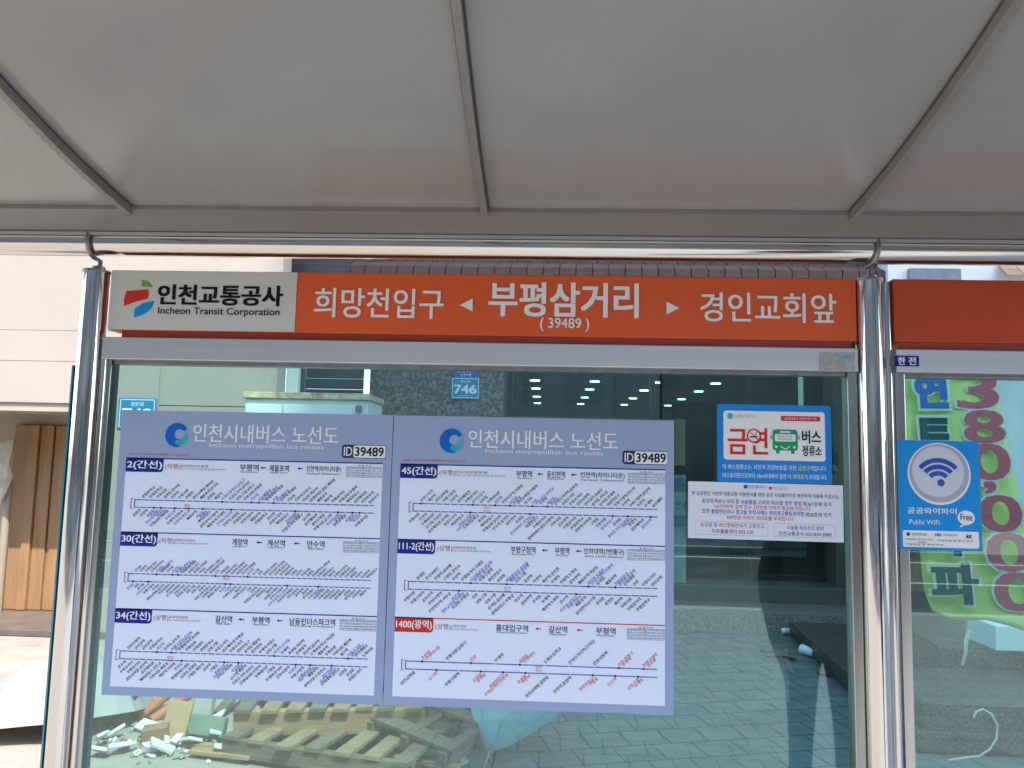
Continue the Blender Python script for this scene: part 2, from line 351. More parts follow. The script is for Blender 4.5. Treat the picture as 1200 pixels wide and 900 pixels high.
for i, x in enumerate(POSTX):
    r = 0.0265
    p = sp(MB().tube([(x, D, 0.0), (x, D, 1.939)], r, 40), 'post', CHROME)
    for mod in (1,): pass
    c = sp(MB().tube([(x, D, 1.9385), (x, D, 1.944)], r+0.0015, 40), 'cap', STEELD, parent=p)
    c.matrix_parent_inverse = Matrix()
    sk = 0.0 if i == 0 else 0.012
    hx = x + (-0.006 if i == 0 else -0.002)
    pts = []
    for k in range(15):
        a = math.radians(60 + 215*k/14); rr = 0.0275+0.006
        pts.append((hx + sk*math.sin(k/14*PI), D + rr*math.cos(a), 2.005 + rr*math.sin(a)))
    pts += [(x+0.004, D+0.003, 1.966), (x+0.004, D+0.002, 1.944)]
    h = sp(MB().tube(pts, 0.0048, 10), 'hook', STEELD, parent=p); h.matrix_parent_inverse = Matrix()
    nn = sp(MB().tube([(x+0.004, D, 1.944), (x+0.004, D, 1.953)], 0.013, 6), 'nut', STEELD, parent=p); nn.matrix_parent_inverse = Matrix()
    fl = sp(MB().tube([(x, D, 0.001), (x, D, 0.02)], 0.07, 24), 'foot_plate', STEELD, parent=p); fl.matrix_parent_inverse = Matrix()
# frames round the panes
def bay(xa, xb):
    sp(MB().box(xa, xb, D-0.012, D+0.03, 1.7495, 1.7975), 'top_rail', ALU, 0.002)
    sp(MB().box(xa+0.022, xb-0.022, D+0.002, D+0.03, 1.741, 1.7493), 'glazing_bead', STEELD)
    for a, b in ((xa, xa+0.02), (xb-0.02, xb)):
        sp(MB().box(a, b, D-0.004, D+0.03, 0.25, 1.749), 'side_rail', STILE, 0.002)
    sp(MB().box(xa+0.021, xb-0.021, D-0.010, D+0.03, 0.25, 0.30), 'bottom_rail', ALU, 0.002)
    sp(MB().box(xa+0.019, xb-0.019, D+0.006, D+0.014, 0.301, 1.748), 'glass_panel', GLASS)
bay(-0.950, 0.640); bay(0.7155, 2.30)
sp(MB().tube([(0.7045, D+0.004, 0.0), (0.7045, D+0.004, 1.938)], 0.0095, 20), 'slim_post', CHROME)
sp(MB().tube([(-0.9445+0.0, D-0.006, 0.0), (-0.9445, D-0.006, 1.749)], 0.006, 16), 'slim_post', CHROME)
sp(MB().box(-1.0105, -1.0068, D-0.013, D+0.03, 0.0, 1.735), 'teal_reflection_strip', TEAL)  # added solid strip standing in for a teal reflection in the chrome
sp(MB().tube([(2.325, D, 0.0), (2.325, D, 1.99)], 0.0265, 32), 'post', CHROME)

# ------------------------------------------------------------------ sign boards
SG = empty('station_name_sign', (-0.943, D, 1.813), 'long orange station name sign with white Korean lettering and white logo end', 'sign')
SX, SZ = SG.location.x, SG.location.z
xe = 0.641 - SX; xw = 0.408; H = 0.132
MB().box(0, xe, -0.006, 0.04, 0, H).build('orange_panel', ORANGE, SG, 0.002)
MB().box(0.03, xe-0.012, -0.002, 0.035, -0.0145, -0.0005).build('lower_trim', REDLIP, SG)
lp = Flat(0.0075); lp.rect(0.0005, xw, 0.0015, H-0.0015); lp = lp.build('logo_panel', CREAMSIGN, SG)
def lx(u, v): p = at(u, v, D-0.0075); return p.x-SX, p.z-SZ
e = Flat(0.0082)
q = lambda pts: [lx(240*0+u/3, 240+v/3) for u, v in pts]
e.mi = 0; e.poly(q([(436, 356), (437, 330), (445, 303), (523, 297), (524, 318), (519, 331), (480, 340)]))
e.mi = 1; e.poly(q([(471, 397), (474, 365), (505, 345), (543, 337), (535, 362), (512, 383)]))
e.mi = 2; e.poly(q([(500, 288), (498, 264), (517, 267), (531, 277), (538, 290)]))
e.build('emblem', [RED, LTBLUE, LEAFP], lp)
def stext(name, body, l, r, hpx, m, bold, parent=SG, lay=0.0085, base=(SX, SZ), y=D):
    a = at(*l, y); b = at(*r, y); mx, mz = (l[0]+r[0])/2, (l[1]+r[1])/2
    h = (at(mx, mz-hpx/2, y) - at(mx, mz+hpx/2, y)).z
    return Flat(lay).text(body, a.x-base[0], b.x-base[0], (a.z+b.z)/2-base[1], h, bold).build(name, m, parent)
stext('company_name', '인천교통공사', (188, 345.5), (332.5, 348.5), 23, BLACK, 0.035, lp)
stext('company_name', 'Incheon Transit Corporation', (187.5, 366), (329, 367.5), 10.5, BLACK, 0.012, lp)
stext('previous_stop', '희망천입구', (370, 355), (520, 357.5), 34, WHITE, 0.012)
stext('station_name', '부평삼거리', (574, 351), (747, 353.5), 39, WHITE, 0.028)
stext('stop_number', '( 39489 )', (633, 381), (690, 381.5), 15.5, WHITE, 0.012)
stext('next_stop', '경인교회앞', (820, 361), (978, 362), 34, WHITE, 0.012)
for pts in ([(539, 357.5), (554, 350), (554, 365)], [(796, 361), (781, 353.5), (781, 368.5)]):
    f = Flat(0.0085); f.poly([lx(*p) for p in pts][::-1]); f.build('arrow', WHITE, SG)
S2 = empty('blank_sign', (0.7155, D, 1.813), 'plain dark orange sign board without lettering right of the polished post', 'sign')
MB().box(0, 1.585, -0.006, 0.04, 0, H).build('red_panel', ORANGE2, S2, 0.002)
MB().box(0.01, 1.57, -0.003, 0.035, -0.0145, -0.0005).build('lower_trim', REDLIP, S2)

# ------------------------------------------------------------------ route map posters
NAMES = '부평역 계산역 갈산역 부개역 동암역 간석오거리역 만수역 주안역 제물포역 동인천역 인천역 모래내시장 인천시청역 부평구청역 삼산체육관 작전역 부평시장 백운역 부평삼거리 희망천입구 경인교회앞 신촌 십정동 남동구청 만월중학교 구월동 부평공원 산곡동 효성동 부흥오거리 굴포천역 인하대역 용현동 숭의동 송림오거리 가좌시장 석남동 서부공단 원적산입구 백마장입구 한국아파트 현대아파트정문 주안북부역 도화초등학교 남구청'.split()
rnd = random.Random(3)
def emblem(parent, cx, cz, r, lay):
    f = Flat(lay)
    f.mi = 0; f.arc(cx, cz, r*0.42, r, 32, 318, 44, (cx+r*0.22, cz+0.06*r))
    f.mi = 1; f.y -= 0.0004
    for ro, ri, off, a0, a1 in ((1.0, 0.90, 0.10, -72, 34), (0.86, 0.74, 0.13, -84, 26), (0.70, 0.58, 0.16, -100, 20)):
        f.arc(cx, cz, r*ri, r*ro, a0, a1, 18, (cx+r*off*0.45, cz+r*off))
    return f.build('city_emblem', [BLUE, TEALP], parent)
def poster(ox, label, routes, red):
    w, hgt = 0.5815, 0.5855
    P = empty('route_map_poster', (ox, D-0.0045, 1.642), label, 'poster', 'bus route map posters on the shelter glass')
    MB().box(0, w, -0.0, 0.002, -hgt, 0).build('sheet', POSTER, P)
    z = lambda v: -v
    Flat(0.0006).rect(0.0175, w-0.0175, -0.568, -0.1005).build('white_panel', PANELW, P)
    emblem(P, 0.123, -0.051, 0.0255, 0.0006)
    Flat(0.0006).text('인천시내버스 노선도', 0.158, 0.467, -0.0455, 0.038, 0.010).build('title', WHITE, P)
    Flat(0.0006).text('Incheon metropolitan bus routes', 0.194, 0.437, -0.0715, 0.0125, 0.0).build('subtitle', WHITE, P)
    Flat(0.0006).text(red, 0.0225, 0.153, -0.0925, 0.0055, 0.0).build('date_note', RED, P)
    b = Flat(0.0006); b.rrect(0.4765, 0.5695, -0.0915, -0.0635, 0.006); b = b.build('stop_badge', PLUM, P)
    Flat(0.0010).rrect(0.501, 0.5685, -0.0902, -0.0648, 0.005).build('number_plate', WHITE, b)
    f = Flat(0.0014); f.text('39489', 0.5045, 0.5645, -0.0775, 0.0185, 0.02); f.build('number', BLACK, b)
    Flat(0.0014).text('ID', 0.481, 0.4985, -0.0775, 0.0185, 0.01).build('id_letters', WHITE, b)
    for k, R in enumerate(routes):
        vt = (0.1005, 0.2545, 0.411)[k]; main = RED if R.get('red') else NAVY
        sec = Flat(0.0010); xa = 0.0185
        sec.mi = 0; sec.rect(0.0175, w-0.0175, -vt-0.0022, -vt)
        bw = R['bw']; sec.rrect(0.0175, 0.0175+bw, -vt-0.0295, -vt, 0.007, corners=(1, 0, 0, 0))
        sec = sec.build('route_badge', [main], P)
        Flat(0.0014).text(R['no'], 0.0205, 0.0145+bw, -vt-0.0150, 0.0195, 0.02).build('route_number', WHITE, sec)
        d = Flat(0.0010); x = 0.0175+bw+0.004
        d.text(R['dir'], x, x+0.031, -vt-0.0175, 0.013, 0.0); d.text(R['note'], x+0.032, x+R['nw']*0.72, -vt-0.0150, 0.0058, 0.0)
        d.text('bus route operating direction', x+0.032, x+R['nw'], -vt-0.0212, 0.0040, 0.0)
        d.build('direction_note', DKRED, P)
        s = Flat(0.0010); s.mi = 0
        for nm, a, bb, en in R['st']:
            tn = Flat(0.0010); tn.text(nm, a, bb, -vt-0.0155, 0.0135, 0.012); tn.text(en, a+0.002, bb-0.002, -vt-0.0248, 0.0040, 0.008); tn.build('terminal_name', BLACK, P)
        s.mi = 1
        for a in R['ar']:
            s.rect(a+0.002, a+0.0055, -vt-0.0164, -vt-0.0142); s.rect(a+0.0055, a+0.012, -vt-0.0164, -vt-0.0142)
            s.poly([(a, -vt-0.0153), (a+0.005, -vt-0.0183), (a+0.005, -vt-0.0123)])
        s.build('arrow', [BLACK, main], P)
        t = Flat(0.0010); ta, tb = 0.488, 0.5625
        t.text('운 행 시 간', ta+0.024, ta+0.052, -vt-0.0062, 0.0038, 0.0)
        for r in range(4): t.text(''.join(rnd.choice('첫차막배간격평일주분05:124') for _ in range(22)), ta+0.001, tb-0.001, -vt-0.0115-0.0052*r, 0.0040, 0.0)
        for zz in (0.0085, 0.0300): t.rect(ta, tb, -vt-zz-0.0004, -vt-zz)
        for xx in (ta, ta+0.036, tb): t.rect(xx, xx+0.0004, -vt-0.0300, -vt-0.0085)
        t.build('timetable', BLACK, P)
        va = R['v']; vb = va+0.0152; la, lb = R['l'], 0.5485
        g = Flat(0.0010); g.mi = 0
        g.rect(la, la+0.0022, -vb, -va)
        g.rect(la, lb, -va-0.0009, -va+0.0012); g.rect(la, lb, -vb-0.0012, -vb+0.0009)
        g.mi = 1; bx = la-0.0075
        g.rect(bx, bx+0.0016, -vb-0.003, -va+0.003); g.rect(bx+0.0016, bx+0.0055, -vb-0.003, -vb-0.0016); g.rect(bx+0.0016, bx+0.0055, -va+0.0016, -va+0.003)
        g.build('route_loop', [LINK, DKRED], P)
        tk = Flat(0.0014); nm = Flat(0.0010)
        nt_, nb = R['n']; hot = 1 if not R.get('red') else 2
        for top, cnt in ((True, nt_), (False, nb)):
            vv = va if top else vb; step = (lb-la-0.012)/cnt
            for i in range(cnt):
                xx = la + 0.010 + step*i + (step*0.5 if top else 0.2*step)
                hotst = rnd.random() < (0.14 if hot == 1 else 0.55)
                tk.mi = 1 if hotst else 0
                if hotst: tk.rect(xx-0.0016, xx+0.0016, -vv-0.0018, -vv+0.0018); tk.rect(xx-0.0009, xx+0.0009, -vv-0.0028 if not top else -vv, -vv if not top else -vv+0.0028)
                else: tk.rect(xx-0.0012, xx+0.0012, -vv-0.0008, -vv+0.0008)
                em = R.get('em', 0.0074)
                nlines = rnd.choice((1, 2, 2)) if hotst and R.get('em', 0) != 0.0063 else (rnd.choice((1, 2)) if hotst else 1)
                for q in range(nlines):
                    body = rnd.choice(NAMES)
                    if rnd.random() < 0.36 and la+0.05 < xx < lb-0.05: body += '.' + rnd.choice(NAMES)[:3]
                    body = body[:max(2, int((0.5620-xx)/(em*0.66)))] if top else body[:max(2, int((xx-0.019)/(em*0.66)))]
                    nm.mi = hot if hotst and q < 2 else 0
                    zo = 0.0052; sx = xx + q*em*1.0
                    if sx > lb+0.004: break
                    if top: nm.words(body, sx-0.001, -vv+zo, em, math.radians(43), bold=0.028 if not hotst else 0.012)
                    else: nm.words(body, sx+0.001, -vv-zo, em, math.radians(43), end=True, bold=0.028 if not hotst else 0.012)
        tk.build('stop_ticks', [PANELW, BLACK], P); nm.build('stop_names', [BLACK, STBLUE, RED], P)
        hx, hv = R['here']; hh = Flat(0.0018)
        hh.text('현위치', hx-0.0065, hx+0.0065, -hv+0.0035, 0.0055, 0.0); hh.text('부평삼거리', hx-0.0065, hx+0.0065, -hv-0.0030, 0.0052, 0.0)
        hh.build('here_mark', RED, P)
    return P
R2 = dict(no='2(간선)', bw=0.081, dir='(하행)', note='숭의로터리방향', nw=0.128, st=[('부평역', 0.262, 0.302, 'Bupyeong Station'), ('제물포역', 0.325, 0.366, 'Jemulpo Station'), ('인천역(차이나타운)', 0.404, 0.476, 'Incheon Chinatown')], ar=(0.306, 0.384), v=0.1885, l=0.041, n=(32, 33), here=(0.155, 0.201))
R30 = dict(no='30(간선)', bw=0.079, dir='(하행)', note='부평로터리방향', nw=0.105, st=[('계양역', 0.255, 0.287, 'Gyeyang Station'), ('계산역', 0.329, 0.366, 'Gyesan Station'), ('만수역', 0.413, 0.449, 'Mansu Station')], ar=(0.306, 0.385), v=0.3405, l=0.0385, n=(44, 46), here=(0.247, 0.343), em=0.0063)
R34 = dict(no='34(간선)', bw=0.078, dir='(상행)', note='송내역방향운행', nw=0.099, st=[('갈산역', 0.229, 0.264, 'Galsan Station'), ('부평역', 0.306, 0.342, 'Bupyeong Station'), ('남동인더스파크역', 0.384, 0.478, 'Namdong Induspark')], ar=(0.277, 0.357), v=0.497, l=0.0325, n=(33, 34), here=(0.140, 0.510))
PX = 0.5835
R45 = dict(no='45(간선)', bw=0.078, dir='(하행)', note='만수역방향운행', nw=0.137, st=[('부평역', 0.259, 0.291, 'Bupyeong Station'), ('동인천역', 0.322, 0.359, 'Dongincheon Station'), ('인천역(차이나타운)', 0.391, 0.481, 'Incheon Chinatown')], ar=(0.302, 0.371), v=0.182, l=0.0455, n=(32, 32), here=(0.199, 0.191))
R111 = dict(no='111-2(간선)', bw=0.078, dir='(상행)', note='부평역방향운행', nw=0.110, st=[('부평구청역', 0.251, 0.301, 'Bupyeong-gu Office'), ('부평역', 0.341, 0.370, 'Bupyeong Station'), ('인하대역(7번출구)', 0.400, 0.481, 'Inha Univ Station')], ar=(0.314, 0.383), v=0.340, l=0.0415, n=(27, 27), here=(0.245, 0.351), em=0.0078)
R1400 = dict(no='1400(광역)', bw=0.079, dir='(상행)', note='신촌역 방면', nw=0.088, st=[('홍대입구역', 0.224, 0.289, 'Hongik University Station'), ('갈산역', 0.331, 0.368, 'Galsan Station'), ('부평역', 0.426, 0.465, 'Bupyeong Station')], ar=(0.304, 0.387), v=0.498, l=0.0415, n=(10, 11), here=(0.312, 0.505), red=True, em=0.0082)
poster(-0.899, 'left lilac bus route poster listing routes 2, 30 and 34', [R2, R30, R34], '2025.1.11일부터 운행하는 노선입니다')
poster(-0.3155, 'right lilac bus route poster listing routes 45, 111-2 and 1400', [R45, R111, R1400], '2025.12.31까지 운행하는 노선입니다')

# ------------------------------------------------------------------ stickers on the glass
def sticker(name, tl, br, label, mround, m, cat='sticker', rot=0.0, Y=D+0.0056):
    a = at(*tl); b = at(*br); w = b.x-a.x; h = a.z-b.z
    E_ = empty(name, (a.x, Y, a.z), label, cat, rot=(0, rot, 0))
    f = Flat(0.0); f.rrect(0, w, -h, 0, mround)
    # a thin sheet with a real thickness
    k = len(f.v); f.v += [(x, 0.0006-0.0, z) for x, y, z in f.v]; f.f.append(list(range(k, 2*k))[::-1]); f.m.append(0); f.sm.append(False)
    for i in range(k): f.f.append([i, k+i, k+(i+1) % k, (i+1) % k]); f.m.append(0); f.sm.append(False)
    f.build('sheet', m, E_)
    return E_, w, h
SKY = mat('sticker_blue', (0.012, 0.235, 0.66), 0.4, spec=0.3)
E_, w, h = sticker('no_smoking_sticker', (841, 473), (976.5, 567.5), 'blue no smoking bus stop sticker with green bus on the glass', 0.006, SKY)
LZ = (-0.0006, -0.0010, -0.0014)
def Z(k): return 0.0006+0.0005*k
def frac(fx, fz): return fx*w, -fz*h
wp = Flat(Z(0)); wp.rrect(0.055*w, 0.945*w, -0.715*h, -0.085*h, 0.006); wp.build('white_field', WHITE, E_)
def bt(lay, body, x0, x1, zc, hh, m, bold=0.0, name='lettering'):
    return Flat(Z(lay)).text(body, x0*w, x1*w, -zc*h, hh*h, bold).build(name, m, E_)
bt(1, '남동구보건소', 0.155, 0.345, 0.155, 0.055, GREYP)
f = Flat(Z(1)); f.disk(0.115*w, -0.155*h, 0.027*w); f.build('emblem', TEALP, E_)
f = Flat(Z(1)); f.rrect(0.56*w, 0.905*w, -0.205*h, -0.14*h, 0.003); f.build('red_bar', RED, E_)
bt(2, '금연환경조성 조례에 따른 지정', 0.59, 0.87, 0.172, 0.035, WHITE)
bt(1, '금연', 0.095, 0.44, 0.475, 0.335, RED, 0.02, 'no_smoking_text')
f = Flat(Z(2)); f.mi = 0; f.disk(0.32*w, -0.405*h, 0.052*w); f.mi = 1; f.y = -Z(3); f.arc(0.32*w, -0.405*h, 0.05*w, 0.062*w, 0, 360)
f.line((0.283*w, -0.35*h), (0.36*w, -0.46*h), 0.0016); f.mi = 2; f.y = -Z(4); f.line((0.285*w, -0.42*h), (0.35*w, -0.415*h), 0.0026); f.line((0.33*w, -0.40*h), (0.345*w, -0.35*h), 0.0012)
f.build('prohibition_mark', [WHITE, RED, BLACK], E_)
f = Flat(Z(1)); f.mi = 0
f.rrect(0.485*w, 0.705*w, -0.585*h, -0.315*h, 0.006); f.rect(0.515*w, 0.545*w, -0.625*h, -0.58*h); f.rect(0.645*w, 0.675*w, -0.625*h, -0.58*h)
f.rrect(0.468*w, 0.479*w, -0.44*h, -0.39*h, 0.0008); f.rrect(0.711*w, 0.722*w, -0.44*h, -0.39*h, 0.0008)
f.mi = 1; f.y = -Z(2); f.rrect(0.505*w, 0.685*w, -0.47*h, -0.375*h, 0.003); f.rrect(0.55*w, 0.64*w, -0.358*h, -0.338*h, 0.001)
f.disk(0.515*w, -0.54*h, 0.011*w); f.disk(0.675*w, -0.54*h, 0.011*w); f.arc(0.595*w, -0.505*h, 0.035*w, 0.043*w, 200, 340, 12)
f.mi = 0; f.y = -Z(3); f.text('BUS STOP', 0.53*w, 0.66*w, -0.405*h, 0.025*h); f.text('NO SMOKING', 0.53*w, 0.66*w, -0.44*h, 0.025*h)
f.build('bus_picture', [GREEN, WHITE], E_)
bt(1, '버스', 0.745, 0.905, 0.405, 0.165, BLACK, 0.03); bt(1, '정류소', 0.745, 0.91, 0.583, 0.13, BLACK, 0.025)
bt(1, '이 버스정류소는 시민의 건강보호를 위한', 0.045, 0.69, 0.805, 0.065, WHITE, 0.01); bt(1, '금연구역', 0.705, 0.84, 0.805, 0.065, YEL, 0.01); bt(1, '입니다.', 0.845, 0.955, 0.805, 0.065, WHITE, 0.01)
bt(1, '버스표지판으로부터 10m이내에서 흡연 시', 0.045, 0.64, 0.915, 0.065, WHITE, 0.01); bt(1, '과태료', 0.655, 0.755, 0.915, 0.065, YEL, 0.01); bt(1, '가 부과됩니다.', 0.76, 0.955, 0.915, 0.065, WHITE, 0.01)

E_, w, h = sticker('notice_sticker', (807, 564), (990.5, 635.5), 'white paper notice with blue and red lines of Korean text below the no smoking sticker', 0.001, PAPER, rot=0.004)
bt(0, '인천광역시', 0.385, 0.5, 0.07, 0.06, BLUE); bt(0, '인천교통공사', 0.545, 0.65, 0.085, 0.06, GREYP)
f = Flat(Z(0)); f.mi = 0; f.disk(0.372*w, -0.07*h, 0.013*w); f.mi = 1; f.disk(0.532*w, -0.085*h, 0.010*w); f.build('emblem', [BLUE, RED], E_)
bt(0, '본 승강장은 시민의 대중교통 이용편의를 위한 공공 시설물이므로 깨끗하게 이용해 주십시오.', 0.025, 0.975, 0.205, 0.075, BLACK)
bt(0, '승강대 파손나 의자 등', 0.09, 0.33, 0.335, 0.08, BLACK); bt(0, '시설물을 고의로 파손할 경우 형법', 0.34, 0.73, 0.34, 0.08, STBLUE, 0.01); bt(0, '제367조에 의거', 0.74, 0.92, 0.345, 0.08, BLACK)
bt(0, '10년이하의 징역 또는 2천만원 이하의 벌금에 처합니다', 0.17, 0.79, 0.43, 0.075, RED)
bt(0, '또한', 0.09, 0.14, 0.515, 0.08, BLACK); bt(0, '불법전단지나 광고물 부착시에는 옥외광고물등관리법', 0.15, 0.745, 0.52, 0.08, STBLUE, 0.01); bt(0, '제20조에 의거', 0.755, 0.92, 0.53, 0.08, BLACK)
bt(0, '500만원 이하의 과태료를 부과합니다', 0.25, 0.68, 0.615, 0.075, RED)
f = Flat(Z(0))
for a, b in ((0.05, 0.515), (0.555, 0.945)):
    for z0 in (0.70, 0.93): f.rect(a*w, b*w, -z0*h-0.0003, -z0*h+0.0003)
    for xx in (a, b): f.rect(xx*w-0.0003, xx*w+0.0003, -0.93*h, -0.70*h)
f.build('box_outline', GREYP, E_)
bt(0, '승강장 및 버스정보안내기 고장신고', 0.08, 0.49, 0.755, 0.075, DKRED); bt(0, '미추홀콜센터 032.120', 0.155, 0.42, 0.865, 0.075, BLACK)
bt(0, '시설물 파손신고 문의', 0.635, 0.87, 0.765, 0.075, STBLUE); bt(0, '인천교통공사 032-839-2000', 0.585, 0.92, 0.87, 0.075, BLACK)

E_, w, h = sticker('wifi_sticker', (1049.5, 515.5), (1150, 646), 'bright blue public wifi sticker with round signal button on the right pane', 0.004, mat('wifi_blue', (0.008, 0.28, 0.68), 0.4, spec=0.3), Y=D-0.0047)
f = Flat(Z(0)); f.mi = 0; f.disk(0.505*w, -0.305*h, 0.385*w, 48); f.y = -Z(1); f.mi = 1; f.disk(0.505*w, -0.30*h, 0.362*w, 48); f.y = -Z(2); f.mi = 2; f.disk(0.49*w, -0.285*h, 0.315*w, 48)
btn = f.build('signal_button', [WHITE, mat('button_grey', (0.40, 0.41, 0.50), 0.35), SILV], E_)
f = Flat(Z(3))
cx_, cz_ = 0.49*w, -0.40*h
for r in (0.135, 0.215, 0.295): f.arc(cx_, cz_+0.02*h*0, (r-0.028)*w, (r+0.028)*w, 42, 138, 16)
f.disk(cx_+0.005, cz_+0.003, 0.045*w)
f.build('wifi_symbol', mat('wifi_ink', (0.03, 0.09, 0.42), 0.3), btn)
bt(0, '공공와이파이', 0.105, 0.70, 0.645, 0.055, WHITE, 0.02); bt(0, 'Public WiFi', 0.125, 0.49, 0.748, 0.045, WHITE, 0.0)
f = Flat(Z(0)); f.disk(0.815*w, -0.70*h, 0.105*w, 32, 0.065*h); f.poly([(0.75*w, -0.765*h), (0.73*w, -0.79*h), (0.82*w, -0.762*h)]); f.build('speech_bubble', WHITE, E_)
bt(1, 'Free', 0.745, 0.89, 0.695, 0.06, BLACK, 0.01)
f = Flat(Z(0)); f.rrect(0.04*w, 0.96*w, -0.975*h, -0.825*h, 0.003); f.build('white_field', WHITE, E_)
bt(1, '한국정보화진흥원', 0.15, 0.33, 0.86, 0.022, BLACK); bt(1, 'NIA', 0.43, 0.51, 0.86, 0.026, STBLUE, 0.02); bt(1, '한국지능정보사회', 0.53, 0.70, 0.86, 0.022, STBLUE); bt(1, 'kt', 0.81, 0.87, 0.865, 0.038, BLACK, 0.03)
f = Flat(Z(1)); f.disk(0.105*w, -0.86*h, 0.022*w); f.build('emblem', STBLUE, E_)
for zz, a, b in ((0.905, 0.07, 0.40), (0.91, 0.46, 0.88), (0.93, 0.22, 0.33), (0.95, 0.07, 0.52)): bt(1, '이용방법 및 문의 안내', a, b, zz, 0.016, BLACK)

def plate(name, tl, br, label, m, Y):
    a = at(*tl, Y); b = at(*br, Y); w_ = b.x-a.x; h_ = a.z-b.z
    E2 = empty(name, (a.x, Y, a.z), label, 'sticker'); MB().box(0, w_, -0.0005, 0.0005, -h_, 0).build('sheet', m, E2); return E2, w_, h_
E_, w, h = plate('power_sticker', (1048.5, 416.5), (1077, 429.5), 'small navy sticker with two white Korean letters on the right rail', NAVY, D-0.0126)
bt(0, '한', 0.13, 0.43, 0.5, 0.72, WHITE, 0.03); bt(0, '전', 0.57, 0.87, 0.5, 0.72, WHITE, 0.03)
E_, w, h = plate('silver_sticker', (960, 412.5), (1002, 434.5), 'silvery worn sticker with a teal swoosh at the right end of the rail', mat('foil', (0.45, 0.44, 0.42), 0.45, 0.3, vary=0.3, scale=60), D-0.0126)
f = Flat(Z(0)); f.poly([(0.52*w, -0.25*h), (0.92*w, -0.12*h), (0.78*w, -0.34*h), (0.55*w, -0.42*h), (0.66*w, -0.27*h)]); f.build('swoosh', TEALP, E_)

# old papers on the back of the glass
a = at(578, 487, D+0.016); b = at(803, 600, D+0.016)
bb = empty('backing_board', (a.x, D+0.0155, b.z), 'yellowed tan backing board stuck behind the glass, showing past the right poster', 'board')
MB().box(0, b.x-a.x, 0, 0.003, 0.095, a.z-b.z).build('sheet', mat('aged_board', (0.66, 0.48, 0.26), 0.8, vary=0.15, scale=8), bb)
a = at(770, 556, D+0.02); b = at(804, 683, D+0.02)
bb = empty('paper_notice', (a.x, D+0.02, b.z), 'pale blue and white paper strip behind the glass beside the right poster', 'notice')
pw, ph = b.x-a.x, a.z-b.z
MB().box(0, pw, 0, 0.001, 0, ph).build('sheet', mat('blue_paper', (0.80, 0.86, 0.90), 0.7, vary=0.25, scale=14), bb)
f = Flat(0.0006); f.rect(0.0, pw, 0.84*ph, 0.97*ph); f.rect(0, pw, 0.52*ph, 0.62*ph); f.build('blue_bands', ink('pale_blue_print', (0.22, 0.50, 0.66)), bb)
f = Flat(0.0006); f.text('안내', 0.66*pw, 0.98*pw, 0.72*ph, 0.08*ph); f.build('lettering', RED, bb)

# ------------------------------------------------------------------ building at the left
CREAM = mat('cream_render', (0.37, 0.316, 0.266), 0.85, vary=0.06, scale=1.2, bump=0.06, bscale=40)
SHADEW = mat('recess_render', (0.38, 0.325, 0.26), 0.9, vary=0.1, scale=3)
SLAT = mat('ochre_slats', (0.33, 0.185, 0.085), 0.6, vary=0.25, scale=5, stretch=(6, 1, 0.4))
BL = empty('cream_building', (-4.4, 6.5, 0), 'cream rendered building with overhanging upper wall and ochre recess at left', 'building')
def cp(mb, name, m, bevel=0, parent=None, root=BL):
    o = mb.build(name, m, parent or root, bevel)
    if parent is None: o.matrix_parent_inverse = Matrix.Translation(-root.location)
    return o
# front wall in courses of panels with real open joints between them
wl = MB(); zs = [(1.974, 2.337), (2.341, 2.610), (2.6135, 3.62), (3.627, 5.2)]
for z0, z1 in zs: wl.box(-9, -2.315, 6.5, 6.72, z0, z1)
wl.box(-9, -2.33, 6.512, 6.72, 1.98, 5.19)
cp(wl, 'upper_wall', CREAM)
cp(MB().box(-3.60, -2.315, 6.50, 6.72, 0, 1.966), 'lower_wall', CREAM)
cp(MB().box(-9, -3.61, 6.52, 7.3, 1.90, 1.972), 'soffit', SHADEW)
cp(MB().box(-9, -3.62, 7.3, 7.45, 0, 1.9), 'recess_wall', SHADEW)
cp(MB().box(-3.93, -3.34, 6.478, 6.498, 0, 2.30), 'pilaster', CREAM)
sl_ = MB()
xs = -5.12
for k, wd in enumerate((0.17, 0.09, 0.13, 0.035, 0.24, 0.25, 0.3)):
    sl_.box(xs, xs+wd-0.006, 7.24+(0.02 if k in (3,) else 0.0)-(0.03 if k == 1 else 0), 7.298, 0.06, 1.80); xs += wd
cp(sl_, 'slat_door', SLAT, 0.004)
cp(MB().box(-9, -3.62, 6.45, 7.28, 0.003, 0.055), 'threshold', mat('grey_sill', (0.13, 0.11, 0.095), 0.35, vary=0.3, scale=6), 0.005)
cp(MB().tube([(-5.04, 7.1, 0.055), (-5.04, 7.1, 1.25)], 0.035, 12), 'side_pole', mat('pole_beige', (0.30, 0.25, 0.19), 0.5))
# torn cloth hanging on that pole
ob = MB(); pts = [(-5.12, 1.62), (-4.99, 1.66), (-4.96, 1.56), (-5.0, 1.45), (-4.97, 1.30), (-5.03, 1.05), (-5.14, 1.1)]
ob.add([(x, 7.02+0.03*math.sin(i*2.1), z) for i, (x, z) in enumerate(pts)] + [(x, 7.035+0.03*math.sin(i*2.1), z) for i, (x, z) in enumerate(pts)],
       [tuple(range(7)), tuple(reversed(range(7, 14)))] + [(i, 7+i, 7+(i+1) % 7, (i+1) % 7) for i in range(7)])
props(ob.build('rag', mat('rag_cloth', (0.42, 0.36, 0.27), 0.9, vary=0.3, scale=12)), 'torn beige rag hanging on the pole beside the ochre slats', 'rag')

